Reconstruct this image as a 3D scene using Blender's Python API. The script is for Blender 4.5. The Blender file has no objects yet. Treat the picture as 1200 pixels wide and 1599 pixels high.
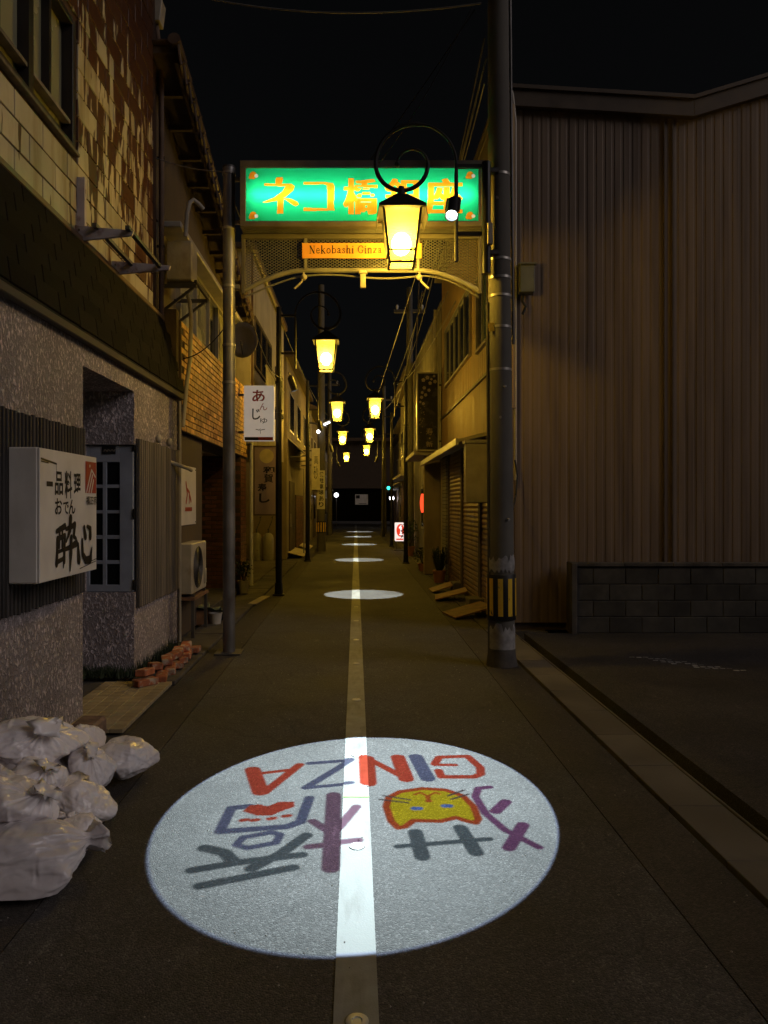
import bpy, bmesh, math, random
import numpy as np
from mathutils import Vector, Matrix, noise as mnoise
random.seed(7)
R = math.radians
SC = bpy.context.scene
COL = SC.collection
H = 1.6            # eye height
F = 1150.0 / 1599  # focal length / picture height

# ---------------------------------------------------------------- camera
cam_d = bpy.data.cameras.new('camera'); cam = bpy.data.objects.new('camera', cam_d); COL.objects.link(cam)
cam.location = (0, 0, H); cam.rotation_euler = (R(90), 0, 0)
cam_d.sensor_fit = 'VERTICAL'; cam_d.sensor_height = 36; cam_d.lens = 36 * F
cam_d.shift_x = 44 / 1599; cam_d.shift_y = -12.5 / 1599
cam_d.clip_start = 0.05; cam_d.clip_end = 1000
SC.camera = cam
# ---------------------------------------------------------------- night sky, added fill sun, exposure
SUN_DIR = Vector((0.85, -0.42, 0.55)).normalized()     # towards the added fill sun
world = bpy.data.worlds.new('World'); SC.world = world; world.use_nodes = True
wn = world.node_tree
sky = wn.nodes.new('ShaderNodeTexSky'); sky.sky_type = 'NISHITA'; sky.sun_disc = False
sky.sun_elevation = math.asin(SUN_DIR.z); sky.sun_rotation = math.atan2(SUN_DIR.x, SUN_DIR.y)
sky.air_density = 1.0; sky.dust_density = 4.0
hs = wn.nodes.new('ShaderNodeHueSaturation'); hs.inputs['Saturation'].default_value = 0.25
wn.links.new(sky.outputs[0], hs.inputs['Color'])
bg = wn.nodes['Background']; wn.links.new(hs.outputs[0], bg.inputs['Color']); bg.inputs['Strength'].default_value = 0.0009
sun_d = bpy.data.lights.new('moon', 'SUN'); sun_d.energy = 0.46; sun_d.angle = R(30); sun_d.color = (1.0, 0.87, 0.86)  # soft fill added to brighten near walls and road; no real moon
sun = bpy.data.objects.new('moon', sun_d); COL.objects.link(sun)
sun.rotation_euler = SUN_DIR.to_track_quat('Z', 'Y').to_euler()
SC.view_settings.view_transform = 'Standard'; SC.view_settings.look = 'None'
SC.view_settings.exposure = 0.0; SC.view_settings.gamma = 1.0
SC.render.engine = 'CYCLES'
SC.cycles.use_denoising = True; SC.cycles.use_adaptive_sampling = True; SC.cycles.adaptive_threshold = 0.02
SC.cycles.max_bounces = 6; SC.cycles.transparent_max_bounces = 16; SC.cycles.diffuse_bounces = 4
SC.cycles.sample_clamp_indirect = 2.0
SC.cycles.caustics_reflective = False; SC.cycles.caustics_refractive = False
LANTERN = 350.0     # bulb emission strength
PROJ = 6500.0       # projector watts (narrow beam)
TUBE = 36.0         # fluorescent tubes in the arch sign

# ---------------------------------------------------------------- helpers
def XP(px, Y): return (px - 556) / 1150 * Y
def ZP(py, Y): return H + (787 - py) / 1150 * Y
def wloc(o):
    v = Vector((0, 0, 0))
    while o is not None:
        v = v + o.location; o = o.parent
    return v
def tag(o, label=None, cat=None, group=None, kind=None):
    if label: o['label'] = label
    if cat: o['category'] = cat
    if group: o['group'] = group
    if kind: o['kind'] = kind
    return o
def thing(name, label, cat, loc, group=None):
    o = bpy.data.objects.new(name, None); COL.objects.link(o); o.location = loc; o.empty_display_size = 0.1
    return tag(o, label, cat, group)
def link(name, me, parent, loc, rot=(0, 0, 0), scale=(1, 1, 1)):
    """an object showing mesh me at a world position, child of parent"""
    o = bpy.data.objects.new(name, me); COL.objects.link(o)
    if parent is not None:
        o.parent = parent; o.location = Vector(loc) - wloc(parent)
    else: o.location = loc
    o.rotation_euler = rot; o.scale = scale
    return o
def copy_tree(o, parent=None):
    c = o.copy(); COL.objects.link(c); c.parent = parent
    for ch in list(o.children): copy_tree(ch, c)
    return c

class G:
    """collects geometry in world coordinates, then becomes one mesh object"""
    def __init__(s): s.v = []; s.f = []; s.mi = []; s.cur = 0
    def add(s, vs, fs):
        n = len(s.v); s.v += [tuple(p) for p in vs]
        s.f += [tuple(i + n for i in f) for f in fs]; s.mi += [s.cur] * len(fs); return s
    def box(s, x0, x1, y0, y1, z0, z1):
        return s.add([(x0,y0,z0),(x1,y0,z0),(x1,y1,z0),(x0,y1,z0),(x0,y0,z1),(x1,y0,z1),(x1,y1,z1),(x0,y1,z1)],
            [(3,2,1,0),(4,5,6,7),(0,1,5,4),(1,2,6,5),(2,3,7,6),(3,0,4,7)])
    def prism(s, pts, axis, a, b):
        """2-D outline extruded along an axis: 'x' takes (y,z), 'y' takes (x,z), 'z' takes (x,y)"""
        def P(p, t): return {'x': (t, p[0], p[1]), 'y': (p[0], t, p[1]), 'z': (p[0], p[1], t)}[axis]
        n = len(pts)
        return s.add([P(p, a) for p in pts] + [P(p, b) for p in pts],
            [tuple(range(n))[::-1], tuple(range(n, 2*n))] + [(i, (i+1) % n, n + (i+1) % n, n + i) for i in range(n)])
    def tube(s, path, r, n=8, cap=True):
        path = [Vector(p) for p in path]; rs = r if isinstance(r, (list, tuple)) else [r] * len(path)
        up = None; rings = []
        for i, p in enumerate(path):
            d = (path[min(i+1, len(path)-1)] - path[max(i-1, 0)]).normalized()
            if up is None:
                up = Vector((0, 0, 1)) if abs(d.z) < .9 else Vector((1, 0, 0))
            a = d.cross(up).normalized(); b = a.cross(d).normalized(); up = b
            rings.append([p + (a * math.cos(t) + b * math.sin(t)) * rs[i] for t in [2*math.pi*k/n for k in range(n)]])
        vs = [q for rg in rings for q in rg]; fs = []
        for i in range(len(path) - 1):
            for k in range(n):
                fs.append((i*n+k, i*n+(k+1) % n, (i+1)*n+(k+1) % n, (i+1)*n+k))
        if cap: fs += [tuple(range(n))[::-1], tuple((len(path)-1)*n + k for k in range(n))]
        return s.add(vs, fs)
    def lathe(s, cx, cy, prof, n=20):
        """profile of (r, z) turned round the vertical through (cx, cy)"""
        vs = []; fs = []
        for r, z in prof:
            vs += [(cx + r*math.cos(2*math.pi*k/n), cy + r*math.sin(2*math.pi*k/n), z) for k in range(n)]
        for i in range(len(prof)-1):
            for k in range(n): fs.append((i*n+k, i*n+(k+1) % n, (i+1)*n+(k+1) % n, (i+1)*n+k))
        fs += [tuple(range(n))[::-1], tuple((len(prof)-1)*n+k for k in range(n))]
        return s.add(vs, fs)
    def ball(s, c, r, n=12, m=8, sz=1):
        return s.lathe(c[0], c[1], [(max(1e-4, r*math.sin(math.pi*i/m)), c[2] - r*sz*math.cos(math.pi*i/m)) for i in range(m+1)], n)
    def bar(s, a, b, w, h):
        """straight bar of section w x h from a to b"""
        a = Vector(a); b = Vector(b); d = (b-a).normalized()
        up = Vector((0,0,1)) if abs(d.z) < .95 else Vector((1,0,0))
        x = d.cross(up).normalized()*w/2; y = x.normalized().cross(d).normalized()*h/2
        return s.add([a-x-y, a+x-y, a+x+y, a-x+y, b-x-y, b+x-y, b+x+y, b-x+y],
            [(3,2,1,0),(4,5,6,7),(0,1,5,4),(1,2,6,5),(2,3,7,6),(3,0,4,7)])
    def mesh(s, name, mats, origin, smooth=True, bevel=0):
        me = bpy.data.meshes.new(name)
        me.from_pydata([(p[0]-origin[0], p[1]-origin[1], p[2]-origin[2]) for p in s.v], [], s.f)
        for m in (mats if isinstance(mats, (list, tuple)) else [mats]): me.materials.append(m)
        if any(s.mi): me.polygons.foreach_set('material_index', s.mi)
        if bevel:
            bm = bmesh.new(); bm.from_mesh(me)
            bmesh.ops.bevel(bm, geom=bm.edges[:], offset=bevel, segments=1, affect='EDGES', clamp_overlap=True)
            bm.to_mesh(me); bm.free()
        if smooth and len(me.polygons):
            me.polygons.foreach_set('use_smooth', [True]*len(me.polygons))
            me.set_sharp_from_angle(angle=R(35))
        me.update(); return me
    def build(s, name, mats, parent=None, smooth=True, bevel=0):
        vs = s.v
        lo = [min(p[i] for p in vs) for i in range(3)]; hi = [max(p[i] for p in vs) for i in range(3)]
        org = ((lo[0]+hi[0])/2, (lo[1]+hi[1])/2, lo[2])
        return link(name, s.mesh(name, mats, org, smooth, bevel), parent, org)

def piece(w, d, h, mat, bevel=0.004, name='piece'):
    """one small block centred on its own origin, for sharing between alike pieces"""
    return G().box(-w/2, w/2, -d/2, d/2, -h/2, h/2).mesh(name, mat, (0,0,0), False, bevel)

# ---- materials
def M(name, col, rough=.75, metal=0.0, var=.2, scale=5.0, rnd=.12, bump=0.0, bscale=60.0, bdist=.004, stain=None, coat=0.0, spec=.4, stretch=(1,1,1)):
    m = bpy.data.materials.new(name); m.use_nodes = True; nt = m.node_tree; N = nt.nodes; L = nt.links
    b = N['Principled BSDF']; b.inputs['Roughness'].default_value = rough; b.inputs['Metallic'].default_value = metal
    b.inputs['Specular IOR Level'].default_value = spec
    geo = N.new('ShaderNodeNewGeometry')
    mp = N.new('ShaderNodeMapping'); mp.inputs['Scale'].default_value = stretch; L.new(geo.outputs['Position'], mp.inputs[0])
    nz = N.new('ShaderNodeTexNoise'); nz.inputs['Scale'].default_value = scale; nz.inputs['Detail'].default_value = 6
    L.new(mp.outputs[0], nz.inputs['Vector'])
    r1 = N.new('ShaderNodeMapRange'); r1.inputs[1].default_value = .3; r1.inputs[2].default_value = .7
    r1.inputs[3].default_value = 1-var; r1.inputs[4].default_value = 1+var; L.new(nz.outputs[0], r1.inputs[0])
    oi = N.new('ShaderNodeObjectInfo')
    r2 = N.new('ShaderNodeMapRange'); r2.inputs[3].default_value = 1-rnd; r2.inputs[4].default_value = 1+rnd; L.new(oi.outputs['Random'], r2.inputs[0])
    mu = N.new('ShaderNodeMath'); mu.operation = 'MULTIPLY'; L.new(r1.outputs[0], mu.inputs[0]); L.new(r2.outputs[0], mu.inputs[1])
    hv = N.new('ShaderNodeHueSaturation'); L.new(mu.outputs[0], hv.inputs['Value'])
    src = None
    if stain:   # (colour, xyz scale, low, high)
        sc, ss, lo, hi = stain
        mp2 = N.new('ShaderNodeMapping'); mp2.inputs['Scale'].default_value = ss; L.new(geo.outputs['Position'], mp2.inputs[0])
        n2 = N.new('ShaderNodeTexNoise'); n2.inputs['Scale'].default_value = 1; n2.inputs['Detail'].default_value = 5; n2.inputs['Roughness'].default_value = .6
        L.new(mp2.outputs[0], n2.inputs['Vector'])
        rr = N.new('ShaderNodeMapRange'); rr.inputs[1].default_value = lo; rr.inputs[2].default_value = hi; L.new(n2.outputs[0], rr.inputs[0])
        mx = N.new('ShaderNodeMix'); mx.data_type = 'RGBA'; mx.inputs[6].default_value = (*col, 1); mx.inputs[7].default_value = (*sc, 1)
        L.new(rr.outputs[0], mx.inputs[0]); L.new(mx.outputs[2], hv.inputs['Color'])
    else: hv.inputs['Color'].default_value = (*col, 1)
    L.new(hv.outputs[0], b.inputs['Base Color'])
    if bump:
        n3 = N.new('ShaderNodeTexNoise'); n3.inputs['Scale'].default_value = bscale; n3.inputs['Detail'].default_value = 4
        L.new(mp.outputs[0], n3.inputs['Vector'])
        bp = N.new('ShaderNodeBump'); bp.inputs['Strength'].default_value = bump; bp.inputs['Distance'].default_value = bdist
        L.new(n3.outputs[0], bp.inputs['Height']); L.new(bp.outputs[0], b.inputs['Normal'])
    r3 = N.new('ShaderNodeMapRange'); r3.inputs[1].default_value = .3; r3.inputs[2].default_value = .7
    r3.inputs[3].default_value = max(0, rough-.12); r3.inputs[4].default_value = min(1, rough+.1); L.new(nz.outputs[0], r3.inputs[0]); L.new(r3.outputs[0], b.inputs['Roughness'])
    return m
def EM(name, col, strength):
    m = bpy.data.materials.new(name); m.use_nodes = True; N = m.node_tree.nodes; N.clear()
    e = N.new('ShaderNodeEmission'); e.inputs[0].default_value = (*col, 1); e.inputs[1].default_value = strength
    o = N.new('ShaderNodeOutputMaterial'); m.node_tree.links.new(e.outputs[0], o.inputs[0]); return m

def asphalt(name, col, fleck=.5, bumpd=.004, warm=(1,1,1)):
    m = M(name, col, rough=.85, var=.28, scale=1.3, rnd=0)
    N = m.node_tree.nodes; L = m.node_tree.links; b = N['Principled BSDF']
    geo = N.new('ShaderNodeNewGeometry')
    vo = N.new('ShaderNodeTexVoronoi'); vo.inputs['Scale'].default_value = 150; L.new(geo.outputs['Position'], vo.inputs['Vector'])
    sx = N.new('ShaderNodeSeparateColor'); L.new(vo.outputs['Color'], sx.inputs[0])
    rp = N.new('ShaderNodeValToRGB'); e = rp.color_ramp.elements
    e[0].position = 0; e[0].color = (.65,.65,.65,1); e[1].position = 1; e[1].color = (1+fleck*1.6,)*3 + (1,)
    k = rp.color_ramp.elements.new(.75); k.color = (1.1,1.1,1.1,1)
    L.new(sx.outputs[0], rp.inputs[0])
    old = b.inputs['Base Color'].links[0].from_socket
    mx = N.new('ShaderNodeMix'); mx.data_type = 'RGBA'; mx.blend_type = 'MULTIPLY'; mx.inputs[0].default_value = 1
    L.new(old, mx.inputs[6]); L.new(rp.outputs[0], mx.inputs[7])
    # large worn patches
    n2 = N.new('ShaderNodeTexNoise'); n2.inputs['Scale'].default_value = .55; n2.inputs['Detail'].default_value = 8; n2.inputs['Roughness'].default_value = .7
    L.new(geo.outputs['Position'], n2.inputs['Vector'])
    rr = N.new('ShaderNodeMapRange'); rr.inputs[1].default_value=.35; rr.inputs[2].default_value=.65; rr.inputs[3].default_value=.72; rr.inputs[4].default_value=1.2
    L.new(n2.outputs[0], rr.inputs[0])
    hv = N.new('ShaderNodeHueSaturation'); L.new(rr.outputs[0], hv.inputs['Value']); L.new(mx.outputs[2], hv.inputs['Color'])
    # cracks: some edges of a wandering net, and pale scuffs drawn out along the street
    dn = N.new('ShaderNodeTexNoise'); dn.inputs['Scale'].default_value = 3.5; dn.inputs['Detail'].default_value = 5; L.new(geo.outputs['Position'], dn.inputs['Vector'])
    vm = N.new('ShaderNodeVectorMath'); vm.operation = 'MULTIPLY_ADD'; vm.inputs[1].default_value = (.35,.35,0); L.new(dn.outputs['Color'], vm.inputs[0]); L.new(geo.outputs['Position'], vm.inputs[2])
    v2 = N.new('ShaderNodeTexVoronoi'); v2.feature = 'DISTANCE_TO_EDGE'; v2.inputs['Scale'].default_value = .62; L.new(vm.outputs[0], v2.inputs['Vector'])
    ck = N.new('ShaderNodeMapRange'); ck.inputs[1].default_value = .0015; ck.inputs[2].default_value = .006; ck.inputs[3].default_value = .8; ck.inputs[4].default_value = 1; L.new(v2.outputs['Distance'], ck.inputs[0])
    ms_ = N.new('ShaderNodeMapRange'); ms_.inputs[1].default_value = .80; ms_.inputs[2].default_value = .86; L.new(n2.outputs[0], ms_.inputs[0])
    cm_ = N.new('ShaderNodeMix'); cm_.data_type = 'FLOAT'; cm_.inputs[3].default_value = 1; L.new(ms_.outputs[0], cm_.inputs[0]); L.new(ck.outputs[0], cm_.inputs[2])
    mp3 = N.new('ShaderNodeMapping'); mp3.inputs['Scale'].default_value = (9,2.2,1); mp3.inputs['Rotation'].default_value = (0,0,.35); L.new(geo.outputs['Position'], mp3.inputs[0])
    n4 = N.new('ShaderNodeTexNoise'); n4.inputs['Scale'].default_value = 1.2; n4.inputs['Detail'].default_value = 7; n4.inputs['Roughness'].default_value = .65; L.new(mp3.outputs[0], n4.inputs['Vector'])
    sf = N.new('ShaderNodeMapRange'); sf.inputs[1].default_value = .60; sf.inputs[2].default_value = .78; sf.inputs[3].default_value = 1; sf.inputs[4].default_value = 1.9; L.new(n4.outputs[0], sf.inputs[0])
    m1 = N.new('ShaderNodeMath'); m1.operation = 'MULTIPLY'; L.new(cm_.outputs[0], m1.inputs[0]); L.new(sf.outputs[0], m1.inputs[1])
    h2 = N.new('ShaderNodeHueSaturation'); L.new(m1.outputs[0], h2.inputs['Value']); L.new(hv.outputs[0], h2.inputs['Color'])
    L.new(h2.outputs[0], b.inputs['Base Color'])
    bp = N.new('ShaderNodeBump'); bp.inputs['Strength'].default_value = .8; bp.inputs['Distance'].default_value = bumpd
    L.new(vo.outputs['Distance'], bp.inputs['Height']); bp.invert = True; L.new(bp.outputs[0], b.inputs['Normal'])
    return m

# ---- writing
def text_tris(s, weight=0.0, res=3):
    c = bpy.data.curves.new('t', 'FONT'); c.body = s; c.resolution_u = res; c.offset = weight
    o = bpy.data.objects.new('t', c); COL.objects.link(o)
    dg = bpy.context.evaluated_depsgraph_get(); ev = o.evaluated_get(dg); me = ev.to_mesh()
    me.calc_loop_triangles()
    v = np.array([q.co[:2] for q in me.vertices], float).reshape(-1, 2)
    t = np.array([q.vertices[:] for q in me.loop_triangles], int).reshape(-1, 3)
    ev.to_mesh_clear(); bpy.data.objects.remove(o); bpy.data.curves.remove(c)
    lo = v.min(0); hi = v.max(0); v = (v - lo) / np.maximum(hi - lo, 1e-6)   # unit box
    return v, t
def stroke_poly(pts, w, n=8):
    """thick polyline with round ends as a list of convex 2-D polygons"""
    out = []; ws = w if isinstance(w, (list, tuple)) else [w]*len(pts)
    for i in range(len(pts)-1):
        (ax, ay), (bx, by) = pts[i], pts[i+1]; L = math.hypot(bx-ax, by-ay) or 1e-6
        ux, uy = (bx-ax)/L, (by-ay)/L; wa, wb = ws[i]/2, ws[i+1]/2
        poly = []
        base = math.atan2(uy, ux)
        for k in range(n+1):
            t = base - math.pi/2 + math.pi*k/n; poly.append((bx + wb*math.cos(t), by + wb*math.sin(t)))
        for k in range(n+1):
            t = base + math.pi/2 + math.pi*k/n; poly.append((ax + wa*math.cos(t), ay + wa*math.sin(t)))
        out.append(poly)
    return out
class Print:
    """flat print on a plane: org + u*ux + v*uy, lifted along the normal"""
    def __init__(s, org, ux, uy, lift=.0015):
        s.o = Vector(org); s.ux = Vector(ux); s.uy = Vector(uy); s.n = s.ux.cross(s.uy).normalized(); s.g = G(); s.k = 0; s.lift = lift; s.runs = []
    def P(s, u, v): return s.o + s.ux*u + s.uy*v + s.n*(s.lift + s.k*.00012)
    def text(s, txt, u0, v0, u1, v1, weight=0.0):
        v, t = text_tris(txt, weight); s.k += 1
        s.g.add([s.P(u0+(u1-u0)*p[0], v0+(v1-v0)*p[1]) for p in v], [tuple(x) for x in t]); return s
    def stroke(s, pts, w):
        for poly in stroke_poly(pts, w, 4):
            s.k += 1; s.g.add([s.P(*p) for p in poly], [tuple(range(len(poly)))])
        return s
    def poly(s, pts):
        s.k += 1; s.g.add([s.P(*p) for p in pts], [tuple(range(len(pts)))]); return s
    def build(s, name, mat, parent): return s.g.build(name, mat, parent, False)
    def each(s, name, mat, parent):
        """every connected run of print (one per text or stroke call) as a part of its own"""
        for g in s.runs + [s.g]:
            if g.v: g.build(name, mat, parent, False)
    def cut(s):
        s.runs.append(s.g); s.g = G(); return s
# ---------------------------------------------------------------- materials
m_asph = asphalt('asphalt', (.074,.071,.069))
m_asph2 = asphalt('old_asphalt', (.062,.055,.048), .35)
m_lot = asphalt('lot_asphalt', (.05,.045,.04), .6, .006)
m_ground = M('bare_ground', (.05,.045,.04), .95, bump=.6)
m_conc = M('concrete', (.135,.12,.10), .9, var=.3, scale=4, bump=.5, bscale=90, stain=((.09,.08,.06), (2,2,2), .45, .7))
m_conc_d = M('dark_concrete', (.11,.10,.09), .92, var=.35, scale=3, bump=.5, bscale=80, stain=((.05,.045,.04), (3,3,1.2), .42, .62))
m_line = M('strip_paint', (.25,.255,.24), .7, var=.22, scale=9, bump=.3, bscale=150, rnd=0, stain=((.16,.155,.14), (9,1.6,9), .5, .72))
m_stud = M('stud_metal', (.5,.5,.48), .5, .2)
m_porch = M('porch_tile', (.36,.29,.17), .6, var=.2)
m_shingle = M('asphalt_shingle', (.012,.0107,.0085), .95, spec=.08, var=.35, scale=14, rnd=.3, bump=.6, bscale=180)
m_shingle_base = M('shingle_backing', (.008,.007,.006), .95)
m_trim = M('dark_wood_trim', (.06,.05,.043), .8, var=.3, stretch=(8,1,8))
m_tilebase = M('bare_mortar', (.05,.024,.014), .95, var=.4, scale=9, bump=.6, bscale=60)
m_bronze = M('bronze_frame', (.035,.03,.028), .5, .4)
m_frost = M('frosted_glass', (.26,.25,.15), .3, var=.12, scale=2, spec=.5)
m_dglass = M('dark_glass', (.012,.013,.014), .08, var=.1, spec=.8)
m_white = M('white_paint', (.62,.62,.62), .55, var=.12, stain=((.35,.33,.28), (3,3,1), .55, .8))
m_bluewhite = M('pale_frame_paint', (.33,.36,.42), .6, var=.15)
m_slat = M('weathered_slat', (.16,.135,.105), .8, var=.3, scale=3, rnd=.25, stretch=(6,6,.6))
m_slat_d = M('dark_slat', (.05,.045,.042), .85, var=.3, scale=3, rnd=.35, stretch=(6,6,.6))
m_pipe_b = M('brown_pipe', (.14,.085,.05), .5, var=.25)
m_pipe_w = M('cream_pipe', (.42,.38,.30), .5, var=.2)
m_bracket = M('mauve_white_steel', (.42,.37,.37), .6, var=.2, stain=((.20,.10,.06), (6,6,6), .55, .7))
m_black = M('black_paint', (.012,.012,.013), .45, var=.3)
m_ink = M('black_ink', (.012,.01,.01), .7, var=.1)
m_red = M('red_print', (.33,.035,.025), .6, var=.15)
m_sign = M('sign_acrylic', (.68,.64,.58), .5, var=.08, stain=((.50,.44,.36), (2.5,2.5,.9), .52, .8))
m_steel = M('grey_steel_pole', (.24,.235,.23), .45, .55, var=.18, scale=4, stain=((.16,.13,.10), (5,5,2), .55, .75))
m_dsteel = M('dark_steel', (.10,.095,.09), .55, .4)
m_cpole = M('utility_concrete', (.115,.108,.09), .85, var=.2, scale=3, bump=.3, bscale=120, stain=((.10,.09,.075), (5,5,.8), .45, .65))
m_yellow = M('reflective_yellow', (.80,.50,.03), .45, var=.12, stain=((.05,.04,.02), (40,40,14), .6, .66))
m_yellow.node_tree.nodes['Principled BSDF'].inputs['Emission Strength'].default_value = 0
m_sheet = M('brown_metal_sheet', (.225,.165,.115), .6, .1, var=.18, scale=1.2, rnd=.10, stretch=(5,5,.5), stain=((.11,.075,.05), (7,7,.22), .48, .75))
m_fascia = M('roof_fascia', (.11,.085,.062), .6, .2)
m_sheet2 = M('ochre_metal_sheet', (.34,.23,.11), .6, .1, var=.15, scale=1.5, rnd=.06, stretch=(5,5,.6), stain=((.20,.13,.06), (5,5,.8), .55, .8))
m_block = M('concrete_block', (.07,.067,.06), .95, var=.3, scale=6, rnd=.3, bump=.6, bscale=90, stain=((.045,.043,.04), (3,3,2), .45, .65))
m_shutter = M('rusty_shutter', (.20,.125,.07), .5, .25, var=.3, scale=4, rnd=.12, stain=((.10,.05,.025), (5,5,2), .5, .7))
m_brick_y = M('tan_facing_brick', (.74,.43,.13), .7, var=.2, scale=12, rnd=.32, bump=.3, stain=((.40,.19,.06), (2,2,2), .45, .7))
m_brick_r = M('brown_facing_brick', (.16,.07,.045), .75, var=.25, scale=12, rnd=.3, bump=.3)
m_mortar = M('mortar', (.09,.065,.045), .95)
m_brick_l = M('loose_brick', (.36,.12,.055), .9, var=.3, scale=14, rnd=.3, bump=.6, stain=((.40,.33,.25), (13,13,13), .50, .60))
m_cream = M('cream_render', (.40,.35,.23), .85, var=.15, scale=2, bump=.25, stain=((.22,.18,.11), (2.5,2.5,.5), .5, .75))
m_grey = M('grey_render', (.20,.18,.155), .88, var=.18, scale=2, bump=.25, stain=((.11,.10,.08), (2.5,2.5,.5), .5, .75))
m_tan = M('tan_render', (.27,.215,.13), .85, var=.18, scale=2, bump=.25, stain=((.15,.12,.07), (2.5,2.5,.5), .5, .75))
m_brown = M('brown_board', (.085,.06,.04), .85, var=.25, stretch=(4,4,.6))
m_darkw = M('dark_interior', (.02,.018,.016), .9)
m_roof = M('clay_roof_tile', (.10,.065,.042), .55, var=.3, rnd=.3, scale=5)
m_alu = M('aluminium', (.42,.40,.36), .4, .5, var=.1)
m_ac = M('cream_appliance', (.46,.41,.30), .5, var=.15, stain=((.25,.19,.11), (4,4,2), .55, .75))
m_tank = M('gas_cylinder_paint', (.42,.41,.36), .5, var=.15, stain=((.25,.20,.14), (6,6,6), .58, .75))
m_plate = M('rusty_plate', (.26,.14,.075), .75, var=.3, scale=7, rnd=.2, stain=((.13,.07,.04), (6,6,6), .5, .7))
m_board = M('pale_board', (.38,.33,.24), .8, var=.2)
m_orange = M('orange_plate', (.80,.36,.07), .5, var=.05)
m_soil = M('soil', (.03,.022,.015), .95)
m_leaf = M('leaf', (.045,.075,.025), .6, var=.4, scale=30, rnd=.3)
m_leaf_d = M('dark_leaf', (.03,.045,.02), .6, var=.4, scale=30)
m_pot = M('white_pot', (.55,.52,.46), .6)
m_terra = M('terracotta', (.30,.13,.07), .8)
m_wire = M('cable_rubber', (.02,.02,.02), .6)
m_wire_l = M('bare_cable', (.20,.19,.17), .5)
m_box = M('meter_box', (.19,.20,.17), .6, var=.15)
m_paper = M('paper_remnant', (.33,.32,.31), .9, var=.35, scale=14)

def stucco(name, col):
    m = M(name, col, .9, var=.22, scale=2.2, rnd=0, stain=(tuple(c*.55 for c in col), (2,2,.8), .5, .8))
    N = m.node_tree.nodes; L = m.node_tree.links; b = N['Principled BSDF']; geo = N.new('ShaderNodeNewGeometry')
    mp = N.new('ShaderNodeMapping'); mp.inputs['Scale'].default_value = (1,1,.6); L.new(geo.outputs['Position'], mp.inputs[0])
    n = N.new('ShaderNodeTexNoise'); n.inputs['Scale'].default_value = 44; n.inputs['Detail'].default_value = 3; n.inputs['Roughness'].default_value = .6; n.inputs['Distortion'].default_value = .6
    L.new(mp.outputs[0], n.inputs['Vector'])
    bp = N.new('ShaderNodeBump'); bp.inputs['Strength'].default_value = 1; bp.inputs['Distance'].default_value = .016
    rr = N.new('ShaderNodeMapRange'); rr.inputs[1].default_value = .42; rr.inputs[2].default_value = .72; L.new(n.outputs[0], rr.inputs[0])
    L.new(rr.outputs[0], bp.inputs['Height']); L.new(bp.outputs[0], b.inputs['Normal'])
    old = b.inputs['Base Color'].links[0].from_socket
    hv = N.new('ShaderNodeHueSaturation'); L.new(old, hv.inputs['Color'])
    r2 = N.new('ShaderNodeMapRange'); r2.inputs[1].default_value = .50; r2.inputs[2].default_value = .70; r2.inputs[3].default_value = .72; r2.inputs[4].default_value = 2.3
    L.new(n.outputs[0], r2.inputs[0]); L.new(r2.outputs[0], hv.inputs['Value']); L.new(hv.outputs[0], b.inputs['Base Color'])
    return m
m_stucco = stucco('sprayed_stucco', (.43,.375,.375))

def peeling(name):
    """cream glaze that has come off in patches, more of it towards the far upper corner"""
    m = M(name, (.42,.37,.27), .5, var=.18, scale=3, rnd=.12, stain=((.24,.17,.08), (5,5,.7), .48, .72))
    N = m.node_tree.nodes; L = m.node_tree.links; b = N['Principled BSDF']; geo = N.new('ShaderNodeNewGeometry')
    sp = N.new('ShaderNodeSeparateXYZ'); L.new(geo.outputs['Position'], sp.inputs[0])
    mp = N.new('ShaderNodeMapping'); mp.inputs['Scale'].default_value = (6, 11, 1.9); L.new(geo.outputs['Position'], mp.inputs[0])
    n = N.new('ShaderNodeTexNoise'); n.inputs['Scale'].default_value = 1; n.inputs['Detail'].default_value = 4; L.new(mp.outputs[0], n.inputs['Vector'])
    oi = N.new('ShaderNodeObjectInfo')
    a = N.new('ShaderNodeMath'); a.operation = 'MULTIPLY_ADD'; a.inputs[1].default_value = .16; L.new(sp.outputs[2], a.inputs[0])
    a2 = N.new('ShaderNodeMath'); a2.operation = 'MULTIPLY_ADD'; a2.inputs[1].default_value = .10; a2.inputs[2].default_value = -1.68; L.new(sp.outputs[1], a2.inputs[0])
    L.new(a2.outputs[0], a.inputs[2])
    s = N.new('ShaderNodeMath'); s.operation = 'MULTIPLY_ADD'; s.inputs[1].default_value = 1.35; L.new(a.outputs[0], s.inputs[2]); L.new(n.outputs[0], s.inputs[0])
    s2 = N.new('ShaderNodeMath'); s2.operation = 'MULTIPLY_ADD'; s2.inputs[1].default_value = .34; L.new(oi.outputs['Random'], s2.inputs[0]); L.new(s.outputs[0], s2.inputs[2])
    rr = N.new('ShaderNodeMapRange'); rr.inputs[1].default_value = .60; rr.inputs[2].default_value = .63; L.new(s2.outputs[0], rr.inputs[0])
    old = b.inputs['Base Color'].links[0].from_socket
    mx = N.new('ShaderNodeMix'); mx.data_type = 'RGBA'; L.new(rr.outputs[0], mx.inputs[0]); L.new(old, mx.inputs[6]); mx.inputs[7].default_value = (.062,.024,.011,1)
    L.new(mx.outputs[2], b.inputs['Base Color'])
    return m
m_peel = peeling('peeling_glazed_tile')

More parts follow.
